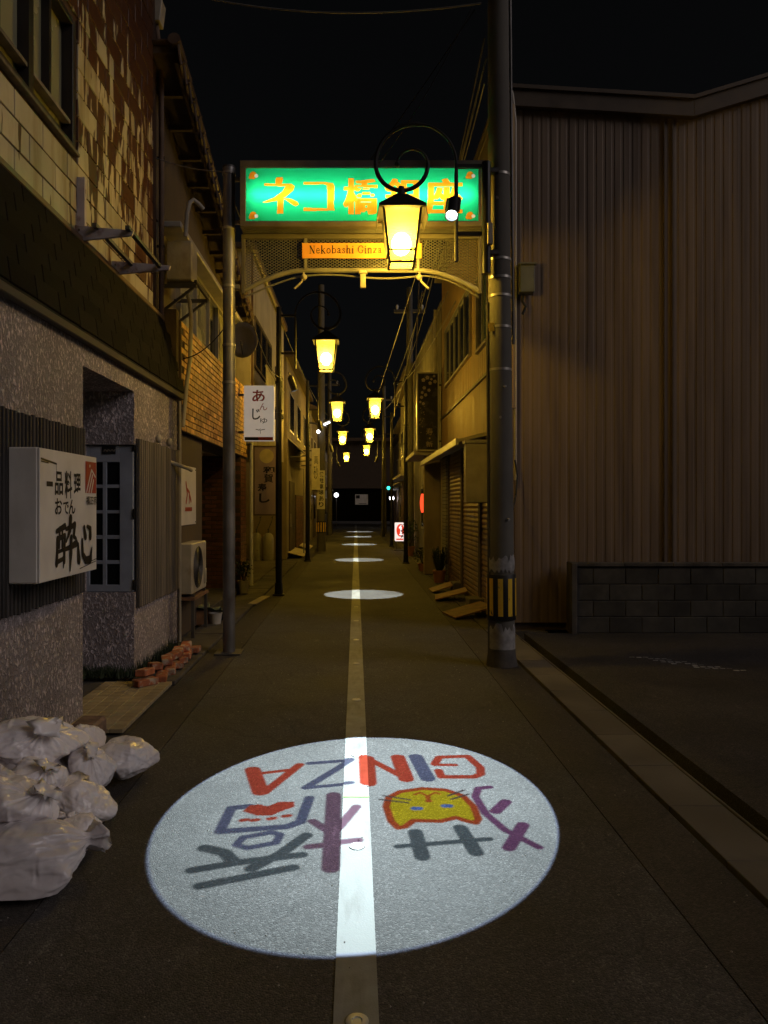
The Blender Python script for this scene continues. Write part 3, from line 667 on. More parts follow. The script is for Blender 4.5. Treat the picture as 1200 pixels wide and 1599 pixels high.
# orange name plate with serif lettering
npz0, npz1, npx0, npx1 = 4.222, 4.385, XP(472, AY-.04), XP(659, AY-.04)
pl = G().box(npx0, npx1, AY-.045, AY-.035, npz0, npz1).build('name_plate', m_orange, arch, False, .002)
for x in (npx0+.04, npx1-.04): G().box(x-.015, x+.015, AY-.0345, AY-.0305, arc_z(x), zt).build('plate_strap', m_arch, arch)
LT = {  # strokes in a 1-high box: (points, width); thin strokes .05, thick .15
 'N': (.82, [([(.16,0),(.16,.95)],.05),([(.16,.97),(.66,.03)],.16),([(.66,0),(.66,.97)],.05),([(.02,.97),(.3,.97)],.05),([(.53,.97),(.8,.97)],.05),([(.04,.02),(.28,.02)],.05)]),
 'e': (.54, [([(.07,.34),(.45,.36),(.42,.55),(.28,.66),(.13,.56),(.08,.32),(.14,.1),(.3,.02),(.46,.12)],.085)]),
 'k': (.66, [([(.15,0),(.15,1)],.15),([(.15,.3),(.5,.62)],.05),([(.26,.4),(.54,.02)],.13),([(.04,.02),(.27,.02)],.05),([(.03,.98),(.15,.98)],.05),([(.4,.64),(.58,.64)],.05),([(.44,.02),(.64,.02)],.05)]),
 'o': (.6, [([(.3,.02),(.11,.12),(.08,.34),(.14,.56),(.3,.66),(.46,.56),(.52,.34),(.48,.12),(.3,.02)],.1)]),
 'b': (.62, [([(.14,.03),(.14,1)],.14),([(.14,.55),(.32,.65),(.5,.54),(.54,.33),(.48,.1),(.3,.03),(.16,.1)],.09),([(.02,.98),(.14,.98)],.05)]),
 'a': (.58, [([(.1,.52),(.24,.65),(.4,.58),(.4,.08),(.52,.03)],.1),([(.4,.38),(.14,.28),(.1,.12),(.22,.03),(.4,.14)],.08)]),
 's': (.46, [([(.4,.5),(.34,.62),(.2,.64),(.11,.54),(.16,.42),(.34,.28),(.4,.15),(.28,.03),(.13,.05),(.06,.18)],.085)]),
 'h': (.66, [([(.15,0),(.15,1)],.14),([(.15,.5),(.34,.65),(.49,.56),(.5,0)],.12),([(.04,.02),(.27,.02)],.05),([(.4,.02),(.62,.02)],.05),([(.03,.98),(.15,.98)],.05)]),
 'i': (.32, [([(.16,0),(.16,.63)],.14),([(.04,.02),(.29,.02)],.05),([(.04,.63),(.16,.63)],.05),([(.15,.88),(.17,.88)],.15)]),
 ' ': (.3, []),
 'G': (.8, [([(.7,.7),(.62,.9),(.44,.98),(.22,.88),(.1,.6),(.1,.38),(.22,.1),(.44,.01),(.66,.12),(.66,.4)],.1),([(.5,.41),(.78,.41)],.05)]),
 'n': (.66, [([(.15,0),(.15,.64)],.14),([(.15,.5),(.34,.65),(.49,.56),(.5,0)],.12),([(.04,.02),(.27,.02)],.05),([(.4,.02),(.62,.02)],.05)]),
 'z': (.52, [([(.06,.62),(.45,.62)],.06),([(.42,.6),(.09,.04)],.12),([(.06,.03),(.47,.03)],.06)])}
p = Print((npx0+.075, AY-.0455, npz0+.05), (.082,0,0), (0,0,.082), .0008); cu = 0
for ch in 'Nekobashi Ginza':
    wd, st = LT[ch]
    for pts, w in st: p.stroke([(cu+a, b) for a, b in pts], w)
    cu += wd + .075
p.build('lettering', m_ink, pl)
# small fittings under the curve
cmx = XP(567, AY); g = G().box(cmx-.03, cmx+.03, AY-.07, AY-.0305, 3.90, 4.05); g.prism([(cmx-.05,4.05),(cmx+.05,4.05),(cmx+.03,4.09),(cmx-.03,4.09)], 'y', AY-.08, AY-.02)
tag(g.build('security_camera', m_pipe_w, None, False, .006), 'small white camera hanging under the middle of the street arch', 'camera')
for i, (px_, hx) in enumerate(((475, -1), (655, 1))):
    fx = XP(px_, AY); g = G().tube([(fx, AY, 4.09), (fx+.02*hx, AY-.02, 3.98), (fx+.10*hx, AY-.03, 3.90)], .012, 6); g.ball((fx, AY-.01, 4.03), .035, 8, 6)
    tag(g.build('cable_clamp', m_pipe_w), ['cable clamp under the arch near its steel pole', 'cable clamp under the arch behind the near lantern'][i], 'clamp', 'cable clamps under the arch')

# ---------------------------------------------------------------- lantern street lamps
m_iron = M('black_iron', (.012,.011,.010), .6, .2, var=.3)
m_post = M('black_lamp_post', (.018,.018,.018), .4, .3, var=.3)
def pane_mat():
    m = bpy.data.materials.new('amber_pane'); m.use_nodes = True; N = m.node_tree.nodes; L = m.node_tree.links; N.clear()
    o = N.new('ShaderNodeOutputMaterial'); tr = N.new('ShaderNodeBsdfTransparent'); tr.inputs[0].default_value = (1.0,.70,.13,1)
    tl_ = N.new('ShaderNodeBsdfTranslucent'); tl_.inputs[0].default_value = (1.0,.69,.07,1)
    mx = N.new('ShaderNodeMixShader'); mx.inputs[0].default_value = .17; L.new(tr.outputs[0], mx.inputs[1]); L.new(tl_.outputs[0], mx.inputs[2]); L.new(mx.outputs[0], o.inputs[0]); return m
m_pane = pane_mat(); m_bulb = EM('lamp_bulb', (1.0,.86,.42), LANTERN)
ARM = .83
def lantern_parts(t, z, flaps):
    """lantern hung at the root's local x = 0, its floor at height z; built at the world origin"""
    lt = G(); hw0, hw1, h = .120, .178, .490      # half widths below and above
    for sx in (-1, 1):
        for sy in (-1, 1):
            lt.bar((sx*hw0, sy*hw0, z), (sx*hw1, sy*hw1, z+h), .022, .022)
    for (x0, x1, y0, y1) in ((-hw0-.011,hw0+.011,-hw0-.011,-hw0+.011),(-hw0-.011,hw0+.011,hw0-.011,hw0+.011),(-hw0-.011,-hw0+.011,-hw0+.0112,hw0-.0112),(hw0-.011,hw0+.011,-hw0+.0112,hw0-.0112)): lt.box(x0,x1,y0,y1, z-.016, z)
    k = .105; a = hw0 + (hw1-hw0)*k/h
    for (x0, x1, y0, y1) in ((-a,a,-a-.008,-a+.008),(-a,a,a-.008,a+.008),(-a-.008,-a+.008,-a,a),(a-.008,a+.008,-a,a)): lt.box(x0,x1,y0,y1, z+k-.008, z+k+.008)
    lan = lt.build('lantern', m_iron, t, False)
    rf = G(); zr = z+h
    rf.lathe(0, 0, [(.045, zr+.17),(.03, zr+.25),(.03, zr+.27)], 12)
    e = .225; q = .05
    rf.add([(-e,-e,zr),(e,-e,zr),(e,e,zr),(-e,e,zr),(-e,-e,zr+.025),(e,-e,zr+.025),(e,e,zr+.025),(-e,e,zr+.025),(-q,-q,zr+.185),(q,-q,zr+.185),(q,q,zr+.185),(-q,q,zr+.185)],
        [(3,2,1,0),(0,1,5,4),(1,2,6,5),(2,3,7,6),(3,0,4,7),(4,5,9,8),(5,6,10,9),(6,7,11,10),(7,4,8,11),(8,9,10,11)])
    for sx in (-1, 1) if flaps else ():   # hanging side flaps under the eaves
        rf.add([(sx*e,-e,zr+.01),(sx*e,e,zr+.01),(sx*(e+.02),e-.02,zr-.10),(sx*(e+.02),-e+.02,zr-.10),(sx*(e-.006),-e,zr+.01),(sx*(e-.006),e,zr+.01),(sx*(e+.014),e-.02,zr-.10),(sx*(e+.014),-e+.02,zr-.10)],
               [(0,1,2,3),(7,6,5,4),(0,3,7,4),(1,5,6,2),(2,6,7,3),(0,4,5,1)])
    rf.build('lantern_roof', m_iron, lan, False)
    for (ux, uy) in ((0,-1),(0,1),(-1,0),(1,0)):
        def P(s, w, zz): return (ux*w*.93 + (-uy)*s*w, uy*w*.93 + ux*s*w, zz)
        G().add([P(-.93,hw0,z+.002), P(.93,hw0,z+.002), P(.93,hw1,z+h-.002), P(-.93,hw1,z+h-.002)], [(0,1,2,3)]).build('pane', m_pane, lan, False)
    G().add([(-hw0,-hw0,z-.004),(hw0,-hw0,z-.004),(hw0,hw0,z-.004),(-hw0,hw0,z-.004)], [(0,1,2,3)]).build('pane', m_pane, lan, False)
    G().ball((0,0,z+.20), .095, 16, 12, 1.15).build('bulb', m_bulb, lan)
def lamp(name, label, group, with_post, zfoot=0):
    t = thing(name, label, 'street lamp', (0, 0, 0), group)
    z = 3.94; lantern_parts(t, z, not with_post)
    zt_ = z + .490 + .255
    # scroll of flat iron: up the bar, over the top, down round and in to a ball
    pts = [(.537, 0, z+.03), (.537, 0, zt_+.12)]
    cx, cz, r = .145, zt_+.235, .395
    for k in range(1, 41):
        a = math.pi*k/20*.5        # half turn over the top
        if a > math.pi: break
        pts.append((cx + r*math.cos(a), 0, cz + r*math.sin(a)))
    c2x, r2 = -.25+.255, .255      # smaller turn below
    for k in range(1, 21): a = math.pi + math.pi*k/20; pts.append((c2x + r2*math.cos(a), 0, cz + r2*math.sin(a)))
    c3x, r3 = c2x+r2-.15, .15
    for k in range(1, 17): a = math.pi*k/16*.95; pts.append((c3x + r3*math.cos(a), 0, cz + r3*math.sin(a)))
    n1 = len(pts); rad = [.020]*2 + [.013]*18 + [.021]*(n1-2-18-16) + [.013]*16
    G().tube(pts, rad[:n1], 10).build('scroll', m_iron, t)
    G().ball((pts[-1][0], 0, pts[-1][2]-.02), .028, 10, 8).build('scroll_ball', m_iron, t)
    for zz in (z+.30, z+.96): G().box(.537, ARM-.045, -.016, .016, zz-.018, zz+.018).build('arm', m_iron, t, False)
    if with_post:
        G().tube([(ARM, 0, zfoot), (ARM, 0, 2.4), (ARM, 0, 5.05)], [.058, .054, .046], 16).build('post', m_post, t)
        G().tube([(ARM, 0, zfoot), (ARM, 0, zfoot+.025), (ARM,0,zfoot+.03), (ARM, 0, zfoot+.22)], [.11,.11,.075,.066], 16).build('post_base', m_post, t)
        for zz in (3.2, 3.7): G().tube([(ARM,0,zz),(ARM,0,zz+.05)], .066, 12).build('post_band', m_post, t)
    else:
        G().tube([(ARM, 0, z-.09), (ARM, 0, z+1.0)], .046, 16).build('post', m_post, t)
        for zz in (z+.12, z+.92): G().box(ARM+.03, ARM+.12, -.02, .10, zz-.02, zz+.02).build('pole_clamp', m_dsteel, t)
    return t
near = lamp('street_lamp', 'large near lantern lamp on a scroll fixed to the utility pole', 'lantern lamps along the street', False)
near.location = (XP(627, 7.2), 7.2, 0)
proto = lamp('street_lamp', '-', 'lantern lamps along the street', True)
spots = [(-1, 12.9, 'lantern lamp on the black post nearest the street arch'),
         (1, 19.9, 'lantern lamp on the black post beside the small lit red sign'),
         (-1, 20.6, 'lantern lamp on the second black post along the awning side'),
         (1, 27.8, 'lantern lamp next beyond the lit red sign'),
         (-1, 28.9, 'lantern lamp on the third black post along the awning side'),
         (1, 35.7, 'farthest lantern lamp on the side of the lit red sign'),
         (-1, 40.7, 'farthest and smallest lantern lamp on the awning side')]
for i, (sd, y, lb) in enumerate(spots):
    o = proto if i == 0 else copy_tree(proto)
    o['label'] = lb; x = .52*sd
    o.location = (x, y, 0); o.rotation_euler = (0, 0, 0 if sd > 0 else math.pi)

# ---------------------------------------------------------------- picture projectors
PL = Vector((XP(707, 7.1), 7.10, ZP(327, 7.1)))
def gpt(zx, zy, ox, oy, sc):      # a point read off an enlargement, on the ground
    px_, py_ = ox + zx/sc, oy + zy/sc; Y = 1150*H/(py_-787); return (XP(px_, Y), Y)
A = lambda pts: [gpt(x, y, 200, 1120, 1.7143) for x, y in pts]
B = lambda pts: [gpt(x, y, 380, 1150, 2.857) for x, y in pts]
edge = A([(30,390),(640,50),(1158,300),(585,630),(240,160),(980,560),(200,555),(960,115)])
best = None
for _ in range(3):
    dirs = np.array([(Vector((x,y,0))-PL).normalized() for x, y in edge]); break
ctr = np.append(dirs, np.ones((len(dirs),1)), 1)
# the cone through the rim: least squares for axis a with a.d = cos(half angle)
sol, *_ = np.linalg.lstsq(dirs, np.ones(len(dirs)), rcond=None)
axis = Vector(sol).normalized(); half = math.acos(min(1, 1/np.linalg.norm(sol)))
RQ = (-axis).to_track_quat('Z', 'Y')           # local -Z looks along the axis
rot = RQ.to_matrix()
DS = .04; rs = DS*math.tan(half)
n = 460; gx = np.linspace(-1.12*rs, 1.12*rs, n); SXg, SYg = np.meshgrid(gx, gx)
Rm = np.array(rot)
dw = np.stack([SXg, SYg, np.full_like(SXg, -DS)], -1) @ Rm.T
tt = -PL.z / dw[..., 2]; GX = PL.x + dw[..., 0]*tt; GY = PL.y + dw[..., 1]*tt
rr = np.sqrt(SXg**2 + SYg**2)/rs
cs = np.ones((n, n, 3))*np.array((.93, .98, 1.0))
def dpoly(pts, w):
    d = np.full(GX.shape, 9.0)
    for (ax_, ay_), (bx_, by_) in zip(pts[:-1], pts[1:]):
        vx, vy = bx_-ax_, by_-ay_; q = np.clip(((GX-ax_)*vx+(GY-ay_)*vy)/(vx*vx+vy*vy+1e-12), 0, 1)
        d = np.minimum(d, np.hypot(GX-ax_-q*vx, GY-ay_-q*vy))
    return d
def ink(mask, c): cs[:] = cs*(1-mask[..., None]) + np.array(c)*mask[..., None]
def st(pts, w, c, k=.88):
    w = w*k; ink(np.clip((w/2 - dpoly(pts, w))/.007 + .5, 0, 1), c)
def fl(pts, c):
    p = np.array(pts); ins = np.zeros(GX.shape, bool); j = len(p)-1
    for i in range(len(p)):
        cc = ((p[i,1] > GY) != (p[j,1] > GY)); t = (p[j,0]-p[i,0])*(GY-p[i,1])/((p[j,1]-p[i,1]) or 1e-9)+p[i,0]
        ins ^= cc & (GX < t); j = i
    ink(ins.astype(float), c)
RED, SLATE, GREYC, PLUM, PURP, YEL, DK = (.72,.085,.055), (.16,.19,.34), (.13,.18,.22), (.28,.16,.26), (.27,.10,.26), (.78,.60,.02), (.10,.08,.10)
st(B([(855,122),(875,92),(1000,88),(1058,138),(1060,168),(1030,180),(885,180),(872,152)]), .062, RED); st(B([(855,126),(945,127)]), .05, RED)
st(B([(770,90),(824,188)]), .105, SLATE)
st(B([(690,92),(728,190)]), .105, RED); st(B([(552,96),(728,188)]), .062, RED); st(B([(550,98),(558,208)]), .115, RED)
st(B([(296,120),(480,106)]), .058, SLATE); st(B([(478,108),(280,228)]), .062, SLATE); st(B([(276,230),(482,210)]), .05, SLATE)
st(B([(42,148),(78,248)]), .11, RED); st(B([(252,126),(95,250)]), .068, RED); st(B([(66,166),(200,150)]), .05, RED)
st(A([(968,187),(938,190),(930,212),(958,258),(1010,302),(1100,348)]), .052, PURP); st(A([(1012,226),(984,252)]), .075, PURP); st(A([(1058,288),(1020,350)]), .075, PURP)
st(A([(722,346),(968,326)]), .048, GREYC); st(A([(770,308),(788,374)]), .085, GREYC); st(A([(890,296),(932,362)]), .085, GREYC)
cat = B([(650,272),(700,246),(800,232),(900,238),(980,264),(1028,312),(1050,368),(1038,386),(1000,378),(950,362),(880,378),(760,375),(722,403),(692,408),(660,378),(638,312)])
fl(cat, YEL); st(cat + cat[:1], .046, (.62,.09,.03))
for (ex, ey) in ((775,321),(910,310)):
    st(B([(ex-10,ey),(ex+10,ey)]), .05, (.12,.22,.62))
st(B([(765,260),(790,250),(815,262),(828,290)]), .020, (.6,.12,.02)); st(B([(828,290),(830,262),(858,250),(876,256)]), .020, (.6,.12,.02)); st(B([(822,288),(834,288)]), .03, (.62,.09,.03))
for a in ([(625,264),(745,283)], [(610,281),(735,296)], [(915,265),(985,239)], [(930,280),(1005,257)]): st(B(a), .018, DK)
st(B([(404,262),(390,588)]), .095, PLUM); st(B([(310,378),(385,425)]), .062, PLUM); st(B([(505,318),(425,412)]), .062, PLUM); st(B([(292,492),(512,468)]), .06, PLUM)
st(A([(325,238),(277,243),(246,306),(425,293),(462,280),(486,216)]), .066, SLATE)
fl(A([(308,252),(325,236),(350,233),(375,238),(405,226),(445,226),(446,240),(415,250),(385,263),(345,263)]), RED)
for (ex, ey) in ((312,275),(340,275),(385,271),(425,264)): st(A([(ex-7,ey+1),(ex+7,ey-1)]), .040, RED)
st(A([(290,342),(308,322),(385,308),(408,314),(396,336),(320,350),(290,342)]), .05, SLATE)
st(A([(478,316),(408,366),(330,405)]), .072, GREYC); st(A([(170,410),(300,388),(466,368)]), .066, GREYC); st(A([(192,452),(443,402)]), .068, GREYC); st(A([(205,350),(258,362),(285,388)]), .08, GREYC)
cs *= (1.06 - .26*np.clip(rr, 0, 1)**2)[..., None]
fr_ = np.clip((rr-.992)/.006, 0, 1)[..., None]; cs = cs*(1-fr_) + np.array((.50,.56,.80))*fr_
cs *= (1-np.clip((rr-1.0)/.006, 0, 1))[..., None]
slide = grid_mesh('slide', np.stack([SXg, SYg, np.full_like(SXg, -DS)], -1), cs); slide.materials.append(print_mat('slide_film', 'trans'))
m_lens = EM('projector_lens', (.72,.86,1.0), 26.0)
def projector(label):
    t = thing('projector', label, 'projector', (0,0,0), 'ground picture projectors')
    g = G().lathe(0, 0, [(.030,.16),(.058,.13),(.062,-.06),(.066,-.10),(.066,-.104),(.056,-.104),(.055,.05)], 20); g.build('housing', m_black, t)
    g = G(); n_ = 24; vs = []
    for k in range(n_):
        a = 2*math.pi*k/n_
        for r_, z_ in ((rs*1.0, -.0385), (.030, -.050), (.052, -.060)): vs.append((r_*math.cos(a), r_*math.sin(a), z_))
    g.add(vs, [f for k in range(n_) for f in ((3*k, 3*((k+1)%n_), 3*((k+1)%n_)+1, 3*k+1), (3*k+1, 3*((k+1)%n_)+1, 3*((k+1)%n_)+2, 3*k+2))]); g.build('lens', m_lens, t)
    link('slide', slide, t, (0,0,0))
    g = G()
    for s_ in (-1, 1): g.box(s_*.066-.004, s_*.066+.004, -.02, .02, -.03, .16)
    g.box(-.07, .07, -.02, .02, .161, .17); g.tube([(0,0,.171),(0,0,.23)], .014); g.build('yoke', m_dsteel, t)
    ld = bpy.data.lights.get('projector_beam') or bpy.data.lights.new('projector_beam', 'SPOT')
    ld.energy = PROJ; ld.spot_size = 2*half*1.09; ld.spot_blend = 0; ld.shadow_soft_size = .00004; ld.color = (.82,.95,1.0)
    lo = bpy.data.objects.new('beam', ld); COL.objects.link(lo); lo.parent = t
    return t
pj = projector('projector with glaring white lens beside the near lantern')
pj.location = PL; pj.rotation_euler = RQ.to_euler()
print('cone', math.degrees(half), axis)
for (src, tgt, lb, k) in (((-1.09, 12.75, 3.66), (.10, 13.05), 'white projector light on the black post nearest the arch', 1),
                       ((-.98, 20.5, 3.75), (.06, 21.1), 'white projector light on the second black post along the awning side', 1),
                       ((-.95, 28.9, 3.75), (.10, 29.2), 'white projector light on the third black post along the awning side', 1),
                       ((1.0, 35.7, 3.75), (.15, 36.0), 'far white projector light on the side of the lit red sign', 1),
                       ((-.95, 40.7, 3.75), (.2, 42.5), 'farthest white projector light on the awning side', 1)):
    o = copy_tree(pj); o['label'] = lb; o.location = src
    for ch in list(o.children):
        if ch.name.startswith('slide'): bpy.data.objects.remove(ch)
        elif ch.type == 'LIGHT':
            l2 = bpy.data.lights.get('plain_beam') or bpy.data.lights.new('plain_beam', 'SPOT')
            l2.energy = PROJ*.33; l2.spot_size = 2*half*.98; l2.spot_blend = .06; l2.shadow_soft_size = .001; l2.color = (.93,1.0,.92); ch.data = l2
    o.rotation_euler = (Vector(src)-Vector((tgt[0], tgt[1], 0))).to_track_quat('Z','Y').to_euler()
# ---------------------------------------------------------------- second house on the left: brick fascia over a dark shop front
b2 = thing('brick_fronted_house', 'house with tan brick fascia over a dark recessed entrance', 'house', (-2.6, 11, 0))
FX = -2.05; ya, yb, za, zb = 8.62, 13.85, 2.46, 3.75
fa = G().box(-2.45, FX, ya, yb, za, zb).build('fascia', m_mortar, b2, False)
bh, bw = .0755, .225; bm_ = piece(.016, bw-.014, bh-.013, m_brick_y, .003, 'facing_brick')
far = G(); cnt = 0
for i in range(24):
    for r in range(17):
        y = ya + .02 + bw*(i+.5) + (bw/2 if r % 2 else 0); z = za + .004 + bh*(r+.5)
        if y + bw/2 > yb: continue
        if i < 17: link('brick', bm_, fa, (FX+.004, y, z), (0, random.uniform(-.02,.02), random.uniform(-.008,.008)))
        else: far.box(FX-.002, FX+.012, y-bw/2+.007, y+bw/2-.007, z-bh/2+.006, z+bh/2-.006)
tag(far.build('far_brick', m_brick_y, fa, False), kind='stuff')
for k in range(4):
    g = G().box(FX+.014, FX+.02, 9.3+k*1.2, 9.34+k*1.2, za+.2, za+.24); g.build('fixing', m_dsteel, b2)
G().box(-2.5, FX-.02, ya-.12, ya-.002, 0, zb+.1).build('party_wall', m_brown, b2, False)
G().box(-2.5, -2.10, 8.62, 10.05, 0, za-.002).build('shop_wall', m_brown, b2, False)
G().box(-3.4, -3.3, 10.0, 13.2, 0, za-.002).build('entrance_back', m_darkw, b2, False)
G().box(-3.28, -3.2, 10.4, 12.4, .1, 2.1).build('entrance_door', m_brown, b2, False, .01)
G().box(-3.4, -2.12, 10.0501, 13.2, -.02, .09).build('entrance_floor', m_conc_d, b2, False, .01)
pi = G().box(-3.4, -2.07, 13.2, 13.84, 0, za-.002).build('brick_pier', m_mortar, b2, False)
pb = piece(.014, .20, .062, m_brick_r, .003, 'pier_brick'); pc = piece(.20, .014, .062, m_brick_r, .003, 'pier_brick')
for r in range(32):
    for i in range(3): link('brick', pb, pi, (-2.066, 13.31+i*.212, .05+r*.0755))
    for i in range(3): link('brick', pc, pi, (-2.175-i*.212-(r%2)*.1, 13.196, .05+r*.0755))
# upper floor: aluminium sliding windows, trim, verge roof falling away from the viewer
G().box(-2.7, -2.28, 8.5, 13.9, zb, 4.86).build('upper_wall', m_tan, b2, False)
G().prism([(8.4, 4.8601), (13.9, 4.8601), (13.9, 5.0), (8.4, 6.45)], 'x', -2.7, -2.28).build('gable_wall', m_brown, b2, False)
G().box(-2.28, -2.02, 8.5, 13.9, 4.80, 4.87).build('window_hood', m_pipe_w, b2, False, .008)
wf = G()
for y in (9.35, 10.3, 11.2, 11.9, 12.9, 13.6): wf.box(-2.285, -2.22, y-.022, y+.022, 3.86, 4.76)
wf.box(-2.285, -2.215, 9.3, 13.65, 3.82, 3.8598); wf.box(-2.285, -2.215, 9.3, 13.65, 4.7602, 4.7998)
uf = wf.build('window_frame', m_alu, b2, False)
for a, b, mt in ((9.37,10.28,m_frost),(10.32,11.18,m_frost),(11.22,11.88,m_dglass),(11.92,12.88,m_frost),(12.92,13.58,m_dglass)):
    G().box(-2.277, -2.268, a, b, 3.861, 4.759).build('pane', mt, uf, False)
rb = G().prism([(8.1, 6.56),(14.0, 4.98),(14.0, 5.06),(8.1, 6.64)], 'x', -3.8, -1.98).build('roof_deck', m_brown, b2, False)
rm = G(); rm.tube([(0,-.17,0),(0,.17,.0)], .07, 10); rmesh = rm.mesh('verge_tile', m_roof, (0,0,0))
fl_ = piece(.30, .30, .03, m_roof, .008, 'roof_tile')
for i in range(22):
    y = 8.2 + i*.265; z = 6.66 - (y-8.1)*.268
    link('verge_tile', rmesh, rb, (-1.985, y, z+.02), (-.262+.09, 0, 0))
    link('verge_tile', fl_, rb, (-2.18, y, z+.02), (-.262+.08, 0, 0)); link('verge_tile', fl_, rb, (-1.955, y, z-.085), (-.262+.12, R(82), 0))
G().bar((-1.97, 8.1, 6.50), (-1.97, 14.0, 4.92), .04, .13).build('barge_board', m_brown, b2, False)
for i in range(11):
    y = 8.5 + i*.5; G().box(-2.28, -2.0, y-.03, y+.03, 6.40-(y-8.1)*.268, 6.46-(y-8.1)*.268).build('rafter', m_brown, b2, False)
# fittings on and round it
def ac_unit(label, loc, length, depth, height, face):
    x, y, z = loc; t = thing('air_conditioner', label, 'air conditioner', loc)
    G().box(x-depth, x, y, y+length, z, z+height).build('casing', m_ac, t, False, .012)
    if face:
        c = (x+.004, y+length*.40, z+height*.5); r_ = height*.42
        g = G()
        for k in range(9):
            q = r_*(k+1)/9; g.tube([(c[0], c[1]+q*math.cos(a), c[2]+q*math.sin(a)) for a in np.linspace(0, 2*math.pi, 29)], .004, 4, False)
        g.build('fan_grille', m_dsteel, t)
        G().add([(c[0]-.003, c[1]+r_*math.cos(a), c[2]+r_*math.sin(a)) for a in np.linspace(0, 2*math.pi, 29)[:-1]], [tuple(range(28))]).build('fan_opening', m_black, t, False)
        G().box(x-.02, x+.018, y+length*.82, y+length*.94, z+.06, z+height*.42).build('valve_cover', m_ac, t, False, .01)
    for yy in (y+.1, y+length-.1): G().box(x-depth-.01, x+.01, yy-.02, yy+.02, z-.03, z-.0005).build('foot', m_dsteel, t)
    return t
ac_unit('cream air conditioner on a low stand beside the poster', (-1.93, 8.68, .53), .82, .28, .60, True)
t = thing('appliance_stand', 'rusty angle-iron stand under the cream air conditioner', 'stand', (-2.05, 9.1, 0))
for x in (-2.2, -1.93):
    for y in (8.72, 9.46): G().box(x-.018, x+.018, y-.018, y+.018, 0, .46).build('leg', m_dsteel, t)
G().box(-2.23, -1.90, 8.68, 9.5, .461, .497).build('deck', m_plate, t, False)
ac_unit('white air conditioner hung high on the house past the drain pipe', (-1.93, 8.66, 4.24), .30, .30, .46, False)
t = thing('wall_rack', 'dark wall rack under the high air conditioner', 'rack', (-2.1, 9.0, 4.1))
for y in (8.62, 9.25): G().box(-2.28, -1.86, y-.02, y+.02, 4.13, 4.17).build('bearer', m_dsteel, t); G().bar((-2.27, y, 3.85), (-1.90, y, 4.13), .03, .03).build('brace', m_dsteel, t)
G().box(-1.88, -1.85, 8.56, 9.3, 4.171, 4.205).build('rail', m_dsteel, t)
tag(G().tube([(-1.99, 8.6, 4.72),(-1.97, 8.6, 5.0),(-1.94, 8.6, 5.12),(-1.90, 8.62, 5.16),(-1.85, 8.66, 5.13),(-1.80, 8.7, 5.08)], .026, 10).build('vent_pipe', m_pipe_w), 'cream gooseneck vent pipe above the high air conditioner', 'pipe')
tag(G().tube([(-2.0, 8.72, 4.12),(-1.97, 8.75, 3.98),(-1.955, 8.75, 3.8),(-1.96, 8.70, 3.3),(-1.99, 8.66, 3.0),(-2.02, 8.6, 2.5)], .024, 10).build('drain_hose', m_pipe_w), 'cream hose running down past the edge of the brick fascia', 'pipe')
ps = thing('poster', 'faded white poster with red print on the brown shop wall', 'poster', (-2.09, 9.1, 1.3))
G().box(-2.0998, -2.088, 8.72, 9.62, 1.34, 2.07).build('sheet', m_sign, ps, False, .003)
p = Print((-2.088, 0, 0), (0,1,0), (0,0,1))
p.stroke([(9.05,1.86),(9.12,1.72),(9.06,1.62)], .05).stroke([(9.12,1.78),(9.24,1.74),(9.22,1.62)], .04).stroke([(9.26,1.70),(9.32,1.64)], .05)
p.poly([(9.0,1.51),(9.38,1.51),(9.38,1.56),(9.0,1.56)]); p.build('print', m_red, ps)
for y in (8.76, 9.58):
    for z in (1.37, 2.04): G().ball((-2.086, y, z), .010, 8, 6).build('pin', m_alu, ps)
# clutter at the foot of the shop wall
tag(G().lathe(-1.86, 9.75, [(.07,.0),(.09,.15),(.095,.16),(.08,.16),(.07,.05)], 14).build('flower_pot', m_pot), 'white empty pot on the paving past the air conditioner', 'pot')
tag(G().box(-1.98, -1.72, 10.0, 10.3, .02, .16).build('black_tray', m_black, None, False, .02), 'black plastic tray beside the white empty pot', 'tray')
rag = G(); vs = []
for i in range(12):
    for j in range(12):
        x, y = -2.12 + i*.03, 9.66 + j*.035; vs.append((x, y, .23 + .05*mnoise.noise((x*9, y*9, 0)) - .16*(j/11)**2*(i > 4)))
rag.add(vs, [(i*12+j, i*12+j+1, (i+1)*12+j+1, (i+1)*12+j) for i in range(11) for j in range(11)])
o = rag.build('cloth', M('green_cloth', (.13,.15,.09), .9)); md = o.modifiers.new('thick', 'SOLIDIFY'); md.thickness = .006; tag(o, 'crumpled green cloth lying beside the appliance stand', 'cloth')
tag(G().box(-2.15, -1.95, 9.7, 9.95, .0, .2).build('wooden_crate', m_plate, None, False, .01), 'small brown crate under the green cloth', 'crate')

